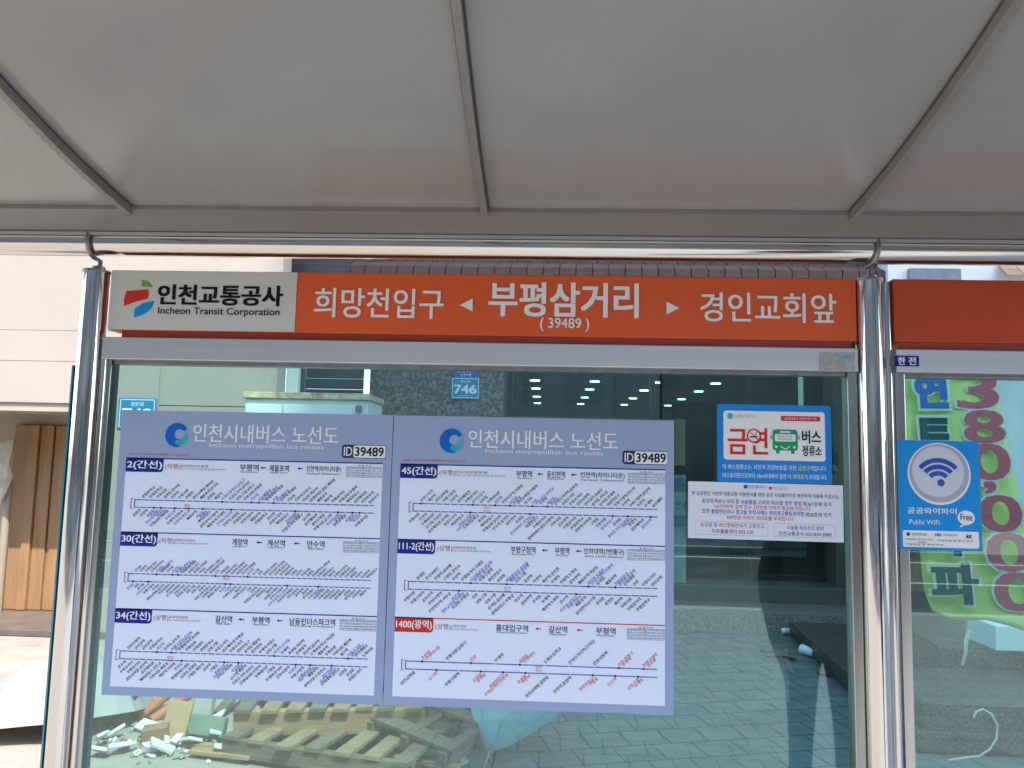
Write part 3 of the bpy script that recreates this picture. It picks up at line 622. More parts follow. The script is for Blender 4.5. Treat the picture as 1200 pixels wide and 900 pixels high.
PLATEB = mat('plate_blue', (0.02, 0.20, 0.40), 0.35)
def address(tl, br, num, label, Y, cut=False):
    global E_, w, h
    a = at(*tl, Y); b = at(*br, Y); w = b.x-a.x; h = a.z-b.z
    E_ = empty('address_plate', (a.x, Y-0.012, a.z), label, 'address plate', 'blue address plates')
    MB().box(0, w, 0, 0.010, -h, 0).build('plate', PLATEB, E_, 0.004)
    f = Flat(0.001)
    for z0 in (0.05, 0.93): f.rect(0.05*w, 0.95*w, -z0*h-0.006, -z0*h+0.000)
    for x0 in (0.05, 0.95): f.rect(x0*w-0.003, x0*w+0.003, -0.93*h, -0.05*h)
    f.build('border', WHITE, E_)
    bt(1, '경인로', 0.32, 0.68, 0.20, 0.13, WHITE, 0.01); bt(1, num, 0.12, 0.88, 0.55, 0.40, WHITE, 0.03); bt(1, 'Gyeongin-ro', 0.25, 0.75, 0.85, 0.06, WHITE)
address((529, 442), (562, 468), '746', 'blue address plate numbered 746 on the speckled granite pillar', 7.385)
address((140.5, 466), (182, 503), '748', 'blue address plate on the cream wall, half covered by the left poster', 6.477)
a = at(546, 434, 7.385); k = 0.16
hx = empty('hexagonal_plate', (a.x, 7.375, a.z), 'small blue six sided plate above the 746 address plate', 'address plate', 'blue address plates')
mm = MB(); pr = [(-0.16, 0.02), (-0.10, -0.075), (0.10, -0.075), (0.16, 0.02), (0.10, 0.115), (-0.10, 0.115)]
mm.add([(x, 0, z) for x, z in pr] + [(x, 0.009, z) for x, z in pr], [tuple(range(6)), tuple(reversed(range(6, 12)))] + [(i, 6+i, 6+(i+1) % 6, (i+1) % 6) for i in range(6)])
mm.build('plate', mat('hex_blue', (0.015, 0.10, 0.42), 0.35), hx)
Flat(0.001).text('건물번호', -0.085, 0.085, 0.0, 0.035).build('lettering', WHITE, hx); Flat(0.001).text('안내', -0.05, 0.05, -0.045, 0.03).build('lettering', WHITE, hx)

# white steel cabinet before the passage
CB = empty('storage_cabinet', (-1.985, 6.3, 0), 'tall white steel cabinet with rusty top edge before the granite pillar', 'cabinet')
CABW = mat('cabinet_white', (0.70, 0.74, 0.72), 0.5, vary=0.12, scale=4); RUST = mat('rusty_edge', (0.62, 0.56, 0.36), 0.7, vary=0.5, scale=14, col2=(0.30, 0.14, 0.05))
MB().box(-0.52, 0.52, 0.0, 0.55, 0, 2.03).build('body', CABW, CB, 0.006)
MB().box(-0.535, 0.535, -0.03, 0.56, 2.032, 2.085).build('top_edge', RUST, CB, 0.006)
for x0, x1 in ((-0.505, -0.20), (-0.19, 0.47)):
    dd = MB().box(x0, x1, -0.018, -0.002, 0.08, 1.985).build('door', CABW, CB, 0.004)
    MB().box(x0+0.02, x0+0.035, -0.04, -0.0185, 1.0, 1.15).build('handle', STEELD, dd)
MB().box(0.425, 0.475, -0.05, -0.0185, 1.93, 1.985).build('hinge', STEELD, CB)
WP = empty('drain_pipe', (-2.265, 6.78, 0), 'white square drain pipe standing before the dark shutter', 'pipe')
MB().box(-0.055, 0.055, -0.04, 0.04, 0, 2.95).build('pipe', mat('pvc_white', (0.78, 0.78, 0.74), 0.5), WP, 0.008)
for z0 in (1.2, 2.62): MB().box(-0.068, 0.068, -0.046, 0.05, z0, z0+0.04).build('bracket', STEELD, WP)
SHT = empty('rolling_shutter', (-1.97, 7.15, 0), 'dark ribbed rolling shutter in the gap beside the granite pillar', 'shutter')
mm = MB()
for k in range(34): mm.box(-0.30, 0.25, 0.0+(k % 2)*0.012, 0.03, k*0.10, k*0.10+0.096)
mm.build('slats', mat('shutter_dark', (0.035, 0.038, 0.04), 0.55, vary=0.35, scale=8), SHT)
MB().box(-0.36, -0.305, -0.02, 0.04, 0, 3.4).build('guide_rail', STEELD, SHT)

# ------------------------------------------------------------------ shop building at the centre and right
GRAN = speckle_mat('speckled_granite', (0.045, 0.04, 0.034), (0.125, 0.108, 0.088), (0.30, 0.26, 0.21), 34)
GRAND = speckle_mat('dark_granite', (0.05, 0.05, 0.047), (0.10, 0.097, 0.09), (0.19, 0.18, 0.17), 90, 0.4)
GRAND2 = speckle_mat('step_granite', (0.022, 0.021, 0.018), (0.055, 0.052, 0.046), (0.12, 0.115, 0.10), 60, 0.45)
GRANL = speckle_mat('pale_granite', (0.09, 0.09, 0.083), (0.155, 0.152, 0.142), (0.25, 0.245, 0.23), 45, 0.6)
DARKF = mat('dark_frame', (0.03, 0.03, 0.032), 0.35, 0.4)
INT = mat('interior_dark', (0.065, 0.075, 0.085), 0.8)
SB = empty('shop_building', (1.5, 7.4, 0), 'dark fronted shop building with granite pillar, lit ceiling and brown tiled eave', 'building')
c = lambda mb, name, m, bevel=0, parent=None: cp(mb, name, m, bevel, parent, SB)
c(MB().box(-1.717, -0.405, 7.4, 8.4, 0, 3.22), 'pillar', GRAN, 0.01)
c(MB().box(-0.402, 5.2, 7.45, 7.95, 0, 0.205), 'plinth', GRANL, 0.006)
c(MB().box(-0.402, 5.2, 7.955, 8.7, 0, 0.36), 'step', GRAND, 0.006)
for x0, x1 in ((-0.40, -0.36), (-0.34, -0.31), (-0.29, -0.27)): c(MB().box(x0, x1, 8.4-0.1*(x0+0.4), 8.52, 0.361, 3.21), 'window_mullion', DARKF)
for x in (1.15, 2.2): c(MB().box(x, x+0.05, 8.42, 8.5, 0.42, 3.2), 'window_mullion', DARKF)
c(MB().box(-0.26, 5.2, 8.42, 8.5, 0.361, 0.418), 'window_sill', DARKF)
c(MB().box(-0.262, 1.149, 8.45, 8.462, 0.419, 3.2), 'window_pane', SHOPGLASS)
c(MB().box(1.202, 2.199, 8.45, 8.462, 0.419, 3.2), 'window_pane', SHOPGLASS)
c(MB().box(2.251, 5.2, 8.45, 8.462, 0.419, 3.2), 'window_pane', SHOPGLASS)
c(MB().box(-0.4, 5.3, 8.72, 17, 0.30, 0.36), 'shop_floor', mat('shop_floor_tile', (0.16, 0.16, 0.155), 0.3))
c(MB().box(-0.4, 5.3, 8.55, 17, 2.72, 2.8), 'shop_ceiling', INT)
c(MB().box(-0.4, 5.3, 17.0, 17.15, 0.36, 2.72), 'back_wall', INT)
c(MB().box(-0.55, -0.402, 8.42, 17.1, 0.30, 2.8), 'side_wall', INT)
c(MB().box(5.3, 5.45, 8.42, 17.1, 0.30, 2.8), 'side_wall', INT)
c(MB().box(-0.402, 5.2, 8.40, 8.52, 2.84, 3.22), 'fascia', INT)
c(MB().box(0.2, 2.0, 9.6, 10.1, 0.361, 1.02), 'counter', mat('counter_grey', (0.13, 0.14, 0.14), 0.5, vary=0.2, scale=4))
LED = emit_mat('led_lamp', (0.80, 1.0, 0.97), 2.6)
for Y in (9.58, 10.9, 12.1, 13.6, 15.1):
    for X in (-0.15, 0.70, 1.55, 2.40):
        c(MB().tube([(X, Y, 2.705), (X, Y, 2.7195)], 0.07, 18), 'ceiling_light', LED)
# doorway at the right end of the glass front
c(MB().box(2.38, 2.83, 8.10, 8.2, 0.80, 1.45), 'door_panel', mat('black_panel', (0.012, 0.014, 0.018), 0.4))
c(MB().box(2.96, 3.35, 8.02, 8.3, 0.361, 3.2), 'door_post', mat('brown_panel', (0.10, 0.085, 0.06), 0.5, vary=0.2, scale=5))
c(MB().box(3.37, 3.95, 7.97, 8.05, 0.361, 3.2), 'curtain', mat('yellow_curtain', (0.42, 0.32, 0.13), 0.8, vary=0.45, scale=4, stretch=(3, 1, 0.5)))
c(MB().box(-2.6, 5.4, 7.6, 8.4, 3.23, 3.6), 'lintel', mat('lintel_brown', (0.12, 0.09, 0.07), 0.8))
# tiled eave
TILE = mat('brown_tile', (0.095, 0.055, 0.037), 0.75, vary=0.35, scale=9)
m = MB()
x = -1.86
while x < 3.02:
    wdt = 0.152
    for k in range(3):
        y0 = 7.0+k*0.16; z0 = 3.355+k*0.11
        j = random.uniform(-0.006, 0.006); o_ = 0.05 if k % 2 else 0
        m.add([(x+o_, y0+j, z0), (x+o_+wdt-0.008, y0+j, z0+j), (x+o_+wdt+0.006, y0+0.2, z0+0.10), (x+o_+0.014, y0+0.2, z0+0.10),
               (x+o_, y0+j, z0-0.115), (x+o_+wdt-0.008, y0+j, z0-0.115), (x+o_+wdt+0.006, y0+0.2, z0+0.03), (x+o_+0.014, y0+0.2, z0+0.03)],
              [(0, 1, 2, 3), (7, 6, 5, 4), (0, 4, 5, 1), (1, 5, 6, 2), (2, 6, 7, 3), (3, 7, 4, 0)])
    x += wdt
c(m, 'tile_eave', TILE)
c(MB().box(-1.86, 3.02, 7.06, 7.6, 3.18, 3.238), 'eave_board', mat('eave_wood', (0.07, 0.045, 0.035), 0.8, vary=0.3, scale=6))
c(MB().box(-2.9, 5.4, 7.72, 8.4, 3.6, 6.5), 'upper_wall', mat('upper_wall_brown', (0.30, 0.22, 0.18), 0.85, vary=0.2, scale=4))
m = empty('dark_sign_box', (-2.115, 6.95, 3.0), 'dark box hanging on the wall above the logo end of the sign', 'box')
MB().box(-0.275, 0.262, 0, 0.18, 0.0, 0.36).build('body', mat('box_dark', (0.045, 0.045, 0.055), 0.5), m, 0.01)
MB().box(-0.25, 0.24, -0.012, -0.001, 0.03, 0.33).build('face', mat('box_face', (0.06, 0.06, 0.07), 0.3), m)
# white wall and far tile roof at the right
WB = empty('white_side_building', (4.6, 6.9, 0), 'white walled neighbouring house right of the shop with grey shutter box', 'building')
cc = lambda mb, name, m, bevel=0: cp(mb, name, m, bevel, None, WB)
cc(MB().box(3.08, 7.5, 6.95, 7.2, 2.9, 5.5), 'upper_wall', mat('white_wall', (0.74, 0.74, 0.72), 0.8, vary=0.08, scale=3))
cc(MB().box(3.42, 7.5, 6.6, 6.94, 0.4, 2.88), 'lower_wall', mat('mint_wall', (0.72, 0.78, 0.76), 0.7, vary=0.18, scale=2.0, stretch=(1, 1, 0.4)))
cc(MB().box(3.25, 3.70, 6.90, 6.948, 3.20, 3.36), 'vent_box', mat('vent_grey', (0.22, 0.22, 0.24), 0.5, vary=0.3, scale=10))
m = MB()
for k in range(24):
    xx = 3.98+k*0.15
    m.add([(xx, 6.7, 3.26), (xx+0.142, 6.7, 3.262), (xx+0.2, 6.93, 3.42), (xx+0.058, 6.93, 3.42), (xx, 6.7, 3.235), (xx+0.142, 6.7, 3.235), (xx+0.2, 6.93, 3.39), (xx+0.058, 6.93, 3.39)],
          [(0, 1, 2, 3), (7, 6, 5, 4), (0, 4, 5, 1), (1, 5, 6, 2), (3, 7, 4, 0)])
cc(m, 'tile_eave', mat('ochre_tile', (0.36, 0.22, 0.13), 0.75, vary=0.3, scale=8))

# granite steps running towards the viewer at the right
ST = empty('granite_steps', (3.5, 4.5, 0), 'low dark granite entrance steps behind the right end of the shelter', 'steps')
ss = lambda mb, name, m, bevel=0: cp(mb, name, m, bevel, None, ST)
ss(MB().prism([(2.05, 4.5), (7, 4.5), (7, 7.44), (2.31, 7.44)], 0.003, 0.125), 'lower_step', GRAND2, 0.006)
ss(MB().prism([(2.11, 4.5), (7, 4.47), (7, 5.3), (2.16, 5.3)], 0.128, 0.272), 'middle_step', GRAND2, 0.006)
ss(MB().prism([(2.62, 5.32), (7, 5.32), (7, 6.58), (2.78, 6.58)], 0.128, 0.40), 'upper_step', GRAND2, 0.006)
wb = empty('white_base_block', (3.3, 5.2, 0.403), 'pale mint block standing on the granite steps below the banner', 'block')
a = at(1167, 752, 5.25)
MB().box(a.x-3.3, a.x-3.3+0.9, 0.05, 0.4, 0, 0.155).build('block', mat('mint_block', (0.60, 0.80, 0.76), 0.5), wb, 0.004)

# ------------------------------------------------------------------ green banner
YB = 3.0
BN = empty('green_banner', tuple(at(1120, 735, YB)), 'bright green fabric banner with maroon digits and blue letters hanging askew', 'banner')
bx, bz = BN.location.x, BN.location.z
def bl(u, v): p = at(u, v, YB); return p.x-bx, p.z-bz
tl = (1040, 380); tr = (1150, 380)
def edgeL(t):  # left edge from top to bottom
    pts = [(1040, 380), (1050, 441), (1062, 540), (1074, 620), (1084, 690), (1093, 716)]
    k = t*(len(pts)-1); i = min(int(k), len(pts)-2); q_ = k-i
    return pts[i][0]*(1-q_)+pts[i+1][0]*q_, pts[i][1]*(1-q_)+pts[i+1][1]*q_
def edgeR(t): return 1148+t*88, 375+t*365
nu, nv = 12, 40; vs = []
for j in range(nv+1):
    t = j/nv; a_, b_ = edgeL(t), edgeR(t)
    for i in range(nu+1):
        s_ = i/nu; u = a_[0]*(1-s_)+b_[0]*s_; v = a_[1]*(1-s_)+b_[1]*s_
        if t > 0.9: v += (t-0.9)*10*(5*math.sin(s_*9)*(1 if s_ < 0.5 else 0.5) + 6*s_)
        x, z = bl(u, v)
        vs.append((x, 0.012*math.sin(t*9+s_*3)+0.008*math.sin(s_*8), z))
fs = [(j*(nu+1)+i, (j+1)*(nu+1)+i, (j+1)*(nu+1)+i+1, j*(nu+1)+i+1) for j in range(nv) for i in range(nu)]
mb = MB(); mb.add(vs, fs, True)
cl = mb.build('cloth', mat('banner_green', (0.68, 0.86, 0.27), 0.65, vary=0.06, scale=3, bump=0.03, bscale=8), BN)
sd = cl.modifiers.new('thickness', 'SOLIDIFY'); sd.thickness = 0.0015; sd.offset = 1
def btxt(body, cx, cy, wd, ht, m, bold, parent, name, ang=3.5, lay=0.024, squash=0.0):
    # letters leaning with the banner, laid on the cloth
    f = Flat(lay); a0 = bl(cx, cy); k = (bl(cx+10, cy)[0]-a0[0])/10
    vs_, fs_ = text_mesh(body, bold); ax = min(v[0] for v in vs_); bx_ = max(v[0] for v in vs_); az = min(v[1] for v in vs_); bz_ = max(v[1] for v in vs_)
    ca, sa = math.cos(math.radians(ang)), math.sin(math.radians(ang)); out = []
    for x, z in vs_:
        X = ((x-ax)/(bx_-ax)-0.5)*wd*k; Zz = ((z-az)/(bz_-az)-0.5)*ht*k
        out.append((a0[0]+X*ca-Zz*sa, -lay, a0[1]+X*sa*0.25+Zz*ca))
    for i, (dx, dz) in enumerate(strokes(bold)):
        f.add([(x+dx*wd*k/(bx_-ax), y-i*3e-5, z+dz*ht*k/(bz_-az)) for x, y, z in out], fs_)
    return f.build(name, m, parent)
MAROON = ink('maroon_print', (0.58, 0.15, 0.18)); PALEP = ink('pale_green_print', (0.78, 0.78, 0.72)); BTEAL = ink('banner_teal', (0.02, 0.115, 0.115)); BBLUE = ink('banner_blue', (0.02, 0.17, 0.50))
for ch, cx, cy, wd, ht in (('3', 1141, 458, 44, 42), ('8', 1149, 500, 44, 38), ('0', 1155, 541, 45, 42), (',', 1156, 571, 11, 13), ('0', 1168, 601, 46, 42), ('0', 1178, 646, 48, 44), ('0', 1188, 692, 50, 44)):
    btxt(ch, cx, cy, wd+4, ht+3.5, PALEP, 0.03, BN, 'digit_outline', lay=0.0235)
    btxt(ch, cx, cy, wd, ht, MAROON, 0.022, BN, 'digit', lay=0.0255)
for ch, cx, cy, wd, ht, mm in (('현', 1086, 455, 36, 46, BBLUE), ('특', 1092, 518, 38, 54, BTEAL), ('가', 1104, 624, 44, 50, BTEAL), ('파', 1115, 683, 50, 46, BTEAL)):
    btxt(ch, cx, cy, wd+4, ht+4, PALEP, 0.075, BN, 'letter_outline', lay=0.0235)
    btxt(ch, cx, cy, wd, ht, mm, 0.05, BN, 'letter', lay=0.0255)
a = at(1136, 738, YB); b = at(1128, 779, YB)
props(MB().tube([a, a+(b-a)*0.3+Vector((-0.01, -0.01, 0)), a+(b-a)*0.65+Vector((-0.006, -0.015, 0)), b], [0.007, 0.008, 0.005, 0.006], 8).build('banner_tie', mat('tie_pale', (0.55, 0.66, 0.45), 0.6)), 'short pale green tie hanging from the lower hem of the banner', 'string')
pts = [at(u, v, 3.4) for u, v in ((1141, 841), (1144, 834), (1152, 831), (1162, 837), (1169, 850), (1168, 865), (1160, 878), (1148, 886), (1130, 888), (1112, 891))]
zmin = min(p.z for p in pts)
props(MB().tube(pts, 0.0042, 8).build('curled_cord', mat('cord_white', (0.66, 0.70, 0.64), 0.6)), 'thin white curled cord looping up from the pavement below the banner', 'cord')

# ------------------------------------------------------------------ rubble, pallets and umbrellas
WOOD = mat('weathered_wood', (0.27, 0.18, 0.10), 0.85, vary=0.4, scale=6, stretch=(1, 8, 8), bump=0.3, bscale=30)
WOOD2 = mat('grey_wood', (0.16, 0.125, 0.085), 0.9, vary=0.5, scale=6, stretch=(1, 8, 8), bump=0.3, bscale=30)
WOODF = mat('tan_board', (0.36, 0.225, 0.11), 0.8, vary=0.35, scale=5, stretch=(1, 8, 8))
def pallet(loc, rot, wd, dp, label, front, nsl, hgt=0.13):
    P = empty('wooden_pallet', loc, label, 'pallet', 'broken wooden pallets on the ground', rot)
    r = random.Random(len(label))
    for y in (0.03, dp/2, dp-0.03):
        MB().box(0, wd, y-0.025, y+0.025, 0.022, hgt-0.022).build('stringer', front if y < 0.1 else WOOD2, P, 0.003)
    for k in range(nsl):
        x = 0.02+(wd-0.12)*k/(nsl-1); j = r.uniform(-0.015, 0.015)
        MB().box(x+j, x+j+0.085, -0.015+r.uniform(-0.02, 0.01), dp+r.uniform(-0.03, 0.02), hgt-0.0215, hgt).build('deck_slat', WOOD if k % 3 else WOOD2, P, 0.002)
    for k in range(3):
        x = 0.02+(wd-0.14)*k/2
        MB().box(x, x+0.1, 0, dp, 0, 0.0215).build('bottom_slat', WOOD2, P, 0.002)
    return P
# lower pallet turned, upper pallet tipped against it
pallet((-1.62, 4.02, 0.004), (0, 0, math.radians(-14)), 1.05, 0.9, 'grey weathered pallet lying flat below the tan board pallet', WOOD2, 7)
pallet((-1.60, 4.12, 0.065), (math.radians(5), math.radians(-2.0), math.radians(3)), 1.0, 0.85, 'tan fronted pallet tipped on top of the flat pallet', WOODF, 8, 0.17)
pallet((-0.45, 3.90, 0.02), (math.radians(6), math.radians(-10), math.radians(58)), 1.15, 0.55, 'grey pallet leaning diagonally beside the pale blue umbrella', WOOD2, 5)

def shard(mname, m, loc, size, label, cat, grp, rot, thick=0.03, quad=False, r=random):
    n_ = 4 if quad else r.randint(4, 6); pts = []
    for k in range(n_):
        a_ = 2*PI*(k+0.5)/n_ + (0 if quad else r.uniform(-0.35, 0.35)); q_ = 1 if quad else r.uniform(0.65, 1.1)
        pts.append((math.cos(a_)*size[0]*q_, math.sin(a_)*size[1]*q_))
    o = MB().prism(pts, -thick/2, thick/2).build(mname, m, None, min(0.004, thick*0.2), loc, rot)
    return props(o, label, cat, grp)
PLAS = mat('plaster', (0.62, 0.61, 0.58), 0.9, vary=0.35, scale=9, bump=0.4, bscale=30)
rr = random.Random(11)
PLAS2 = mat('grey_rubble', (0.30, 0.27, 0.22), 0.9, vary=0.4, scale=9); PLAS3 = mat('brown_rubble', (0.20, 0.13, 0.08), 0.9, vary=0.4, scale=9)
for k in range(140):
    u = rr.uniform(112, 262); v = rr.uniform(838, 888) if rr.random() < 0.75 else rr.uniform(868, 897)
    p = gnd(u, v); s_ = rr.uniform(0.008, 0.03) if k > 16 else rr.uniform(0.04, 0.085)
    hz = 0.010 if k > 16 else 0.045
    kind_ = 0 if k < 17 else rr.choice((0, 0, 1, 1, 2)); mt_ = (PLAS, PLAS2, PLAS3)[kind_]
    shard(('plaster_fragment', 'concrete_crumb', 'brown_chip')[kind_], mt_, (p.x, p.y, hz*rr.uniform(0.7, 1.5)), (s_, s_*rr.uniform(0.5, 0.9)), ('white broken plaster fragment lying in the rubble heap left of the pallets', 'small grey concrete crumb in the rubble heap left of the pallets', 'small dark brown chip in the rubble heap left of the pallets')[kind_], 'debris', ('white plaster fragments in the rubble', 'grey crumbs in the rubble', 'brown chips in the rubble')[kind_],
          (rr.uniform(-0.5, 0.5), rr.uniform(-0.5, 0.5), rr.uniform(0, 6)), 0.012 if k > 16 else 0.018, r=rr)
def block_at(name, m, px, size, rot, label, cat, z):
    p = gnd(*px); o = MB().box(-size[0]/2, size[0]/2, -size[1]/2, size[1]/2, -size[2]/2, size[2]/2).build(name, m, None, 0.004, (p.x, p.y, z), rot)
    return props(o, label, cat)
block_at('tan_board', mat('tan_panel', (0.38, 0.25, 0.12), 0.7, vary=0.2, scale=6), (206, 868), (0.13, 0.02, 0.19), (-0.3, 0.12, 0.1), 'upright tan board piece standing in the white rubble', 'debris', 0.11)
block_at('clay_brick', mat('terracotta', (0.27, 0.14, 0.08), 0.85, vary=0.25, scale=10), (182, 872), (0.13, 0.08, 0.09), (0.1, -0.1, 0.25), 'terracotta brick piece at the front of the white rubble', 'brick', 0.05)
block_at('sage_board', mat('sage_panel', (0.15, 0.22, 0.16), 0.7, vary=0.2, scale=8), (243, 868), (0.20, 0.05, 0.10), (-0.25, 0.05, -0.08), 'sage green board piece between rubble and pallets', 'debris', 0.08)
block_at('wood_offcut', WOODF, (236, 878), (0.22, 0.04, 0.03), (0, 0, -0.12), 'thin tan timber offcut below the sage board', 'timber', 0.018)
block_at('grey_slab', mat('slab_grey', (0.36, 0.34, 0.31), 0.85, vary=0.2, scale=8), (240, 848), (0.10, 0.06, 0.32), (-0.2, 0.06, 0.0), 'grey upright slab leaning behind the sage board', 'debris', 0.15)
block_at('dark_plank', mat('dark_plank', (0.06, 0.06, 0.065), 0.7), (150, 850), (0.07, 0.03, 0.34), (-0.25, 0.22, 0.0), 'short dark plank leaning upright behind the rubble', 'timber', 0.16)
ROD = mat('rusty_orange', (0.42, 0.13, 0.06), 0.6, vary=0.3, scale=12)
for (u0, v0, u1, v1, lab) in ((166, 838, 198, 813, 'upper rust orange pole lying across the rubble'), (176, 845, 225, 812, 'lower rust orange pole lying across the rubble')):
    a = at(u0, v0, 4.55); b = at(u1, v1, 4.8)
    props(MB().tube([a, b], 0.028, 12).build('rusty_pole', ROD), lab, 'pole', 'rust orange poles in the rubble')
for k, (u, v, L_, az_, tl_, lab) in enumerate(((300, 852, 0.55, 20, 0.10, 'short loose plank propped at the left end of the pallets'), (255, 842, 0.6, 70, 0.5, 'broken plank sticking up behind the sage board'), (400, 884, 0.7, -22, 0.04, 'long loose batten lying in front of the flat pallet'),
        (470, 862, 0.6, 40, 0.16, 'loose plank thrown across the right end of the pallets'), (505, 878, 0.5, 62, 0.05, 'grey batten lying beside the snack packet'), (225, 886, 0.35, -12, 0.02, 'thin wooden strip lying before the white rubble'))):
    p = gnd(u, v); d_ = Vector((math.cos(math.radians(az_))*math.cos(tl_), math.sin(math.radians(az_))*math.cos(tl_), math.sin(tl_)))
    a = Vector((0, 0, 0.03)); props(MB().bar(a, a+d_*L_, 0.07 if k % 2 else 0.045, 0.02).build('loose_plank', (WOOD, WOOD2, WOODF)[k % 3], None, 0.002, p), lab, 'plank', 'loose planks round the pallets')
# dark rubbish bags behind the heap
def bag(loc, s, label):
    bm = bmesh.new(); bmesh.ops.create_icosphere(bm, subdivisions=3, radius=1); r = random.Random(label)
    ph = [r.uniform(0, 6) for _ in range(6)]
    for v in bm.verts:
        d = v.co.copy(); q_ = 1+0.12*math.sin(5*d.x+ph[0])*math.sin(6*d.y+ph[1])+0.08*math.sin(11*d.z+ph[2]+4*d.x)
        v.co = Vector((d.x*s[0]*q_, d.y*s[1]*q_, max(d.z, -0.75)*s[2]*q_))
    me = bpy.data.meshes.new('rubbish_bag'); bm.to_mesh(me); bm.free()
    for p in me.polygons: p.use_smooth = True
    me.materials.append(BAG); o = bpy.data.objects.new('rubbish_bag', me); COL.objects.link(o); o.location = (loc[0], loc[1], loc[2]+0.75*s[2])
    return props(o, label, 'rubbish bag', 'dark rubbish bags behind the pallets')
BAG = mat('black_plastic', (0.03, 0.033, 0.045), 0.35, bump=0.6, bscale=9)
bag((-2.25, 5.25, 0), (0.26, 0.22, 0.24), 'dark rubbish bag behind the rust orange poles')
bag((-1.72, 5.35, 0), (0.30, 0.25, 0.26), 'dark rubbish bag behind the tipped pallet')
bag((-0.95, 5.1, 0), (0.32, 0.25, 0.22), 'dark rubbish bag between pallets and umbrella')
block_at('snack_packet', mat('red_packet', (0.55, 0.06, 0.06), 0.4, vary=0.5, scale=30, col2=(0.7, 0.6, 0.6)), (546, 874), (0.12, 0.04, 0.115), (-0.5, 0.1, 0.1), 'crushed red and white snack packet beside the blue umbrella', 'packet', 0.06)
for k, (u, v) in enumerate(((470, 893), (500, 880), (528, 868), (515, 893), (540, 898))):
    p = gnd(u, v); shard('pale_scrap', mat('scrap_%s' % 'abcde'[k], rr.choice(((0.5, 0.6, 0.6), (0.6, 0.55, 0.45), (0.35, 0.4, 0.38))), 0.8), (p.x, p.y, 0.035), (0.07, 0.04), 'small pale scrap of rubbish in front of the leaning pallet', 'debris', 'pale scraps before the leaning pallet', (rr.uniform(-.4, .4), rr.uniform(-.4, .4), rr.uniform(0, 6)), 0.012, r=rr)

def umbrella(name, tip, axis, length, radius, mcloth, label, n_=8, seg=7, roll=0.0, sag=0.12, pr=0.9, pz=1.12):
    # opened canopy: tip at the origin, opening along +Z, then turned to the axis
    U = empty(name, tip, label, 'umbrella'); U.rotation_mode = 'QUATERNION'; U.rotation_quaternion = Vector(axis).to_track_quat('Z', 'Y')
    mb = MB(); vs = []
    for j in range(seg+1):
        t = j/seg
        for k in range(n_*4):
            a_ = 2*PI*k/(n_*4)+roll; scal = 1-sag*t*(0.5-0.5*math.cos(2*PI*(k % 4)/4)) if True else 1
            rad = radius*t**pr*scal
            vs.append((rad*math.cos(a_), rad*math.sin(a_), 0.03+length*(t**pz)))
    m_ = n_*4; fs = [(j*m_+k, j*m_+(k+1) % m_, (j+1)*m_+(k+1) % m_, (j+1)*m_+k) for j in range(seg) for k in range(m_)]
    mb.add(vs, fs, False); o = mb.build('canopy', mcloth, U); sd_ = o.modifiers.new('thickness', 'SOLIDIFY'); sd_.thickness = 0.002
    for k in range(n_):
        a_ = 2*PI*k/n_+roll
        MB().tube([(radius*t**pr*math.cos(a_)*0.985, radius*t**pr*math.sin(a_)*0.985, 0.034+length*t**pz+0.004) for t in [i/seg for i in range(seg+1)]], 0.003, 6).build('rib', STEELD, U)
    MB().tube([(0, 0, -0.04), (0, 0, 0.05), (0, 0, length*1.25)], [0.006, 0.008, 0.006], 8).build('shaft', STEELD, U)
    return U
def cloth_mat(name, col, tr):
    m = mat(name, col, 0.6); n_ = m.node_tree.nodes; b = n_['Principled BSDF']
    t = n_.new('ShaderNodeBsdfTranslucent'); t.inputs[0].default_value = (*col, 1); mx = n_.new('ShaderNodeMixShader'); mx.inputs[0].default_value = tr
    m.node_tree.links.new(b.outputs[0], mx.inputs[1]); m.node_tree.links.new(t.outputs[0], mx.inputs[2]); m.node_tree.links.new(mx.outputs[0], n_['Material Output'].inputs[0]); return m
tp = gnd(570, 897); umbrella('blue_umbrella', (tp.x, tp.y, 0.03), (0.30, 0.42, 0.80), 0.36, 0.32, cloth_mat('blue_cloth', (0.42, 0.80, 0.88), 0.3), 'pale blue umbrella lying open with its tip towards the glass')
tp = gnd(60, 868); umbrella('white_umbrella', (tp.x-0.18, tp.y+0.38, 0.37), (0.10, -0.16, -0.9), 0.32, 0.50, cloth_mat('white_cloth', (0.44, 0.43, 0.41), 0.35), 'white translucent umbrella lying open on the ground by the left post', seg=8, sag=0.06, pr=0.72, pz=2.1)

# litter by the steps
CUPM = mat('paper_cup', (0.70, 0.78, 0.78), 0.6)
for (u, v, rz, lab) in ((922, 744, 0.5, 'crushed white paper cup near the far corner of the steps'), (947, 769, 2.3, 'crumpled white paper cup lying nearer along the step edge')):
    p = gnd(u, v); g = empty('paper_cup', (p.x, p.y, 0.04), lab, 'cup', 'white paper cups by the granite steps', rot=(0.2, 1.45, rz))
    MB().tube([(0, 0, -0.06), (0, 0, 0.0), (0.006, 0, 0.06)], [0.030, 0.036, 0.042], 14, False).build('cup', CUPM, g)
    MB().tube([(0.006, 0, 0.058), (0.006, 0, 0.064)], [0.044, 0.044], 14, False).build('rim', CUPM, g)
    MB().tube([(0, 0, -0.06), (0, 0, -0.058)], [0.030, 0.030], 14).build('base', CUPM, g)
for k, (u, v) in enumerate(((908, 771), (925, 772), (968, 792), (900, 765))):
    p = gnd(u, v); shard('black_scrap', BAG, (p.x, p.y, 0.012), (0.10, 0.03), 'ragged black scrap lying on the pavement near the paper cups', 'debris', 'black scraps by the paper cups', (0.1, 0.1, rr.uniform(0, 3)), 0.008, r=rr)

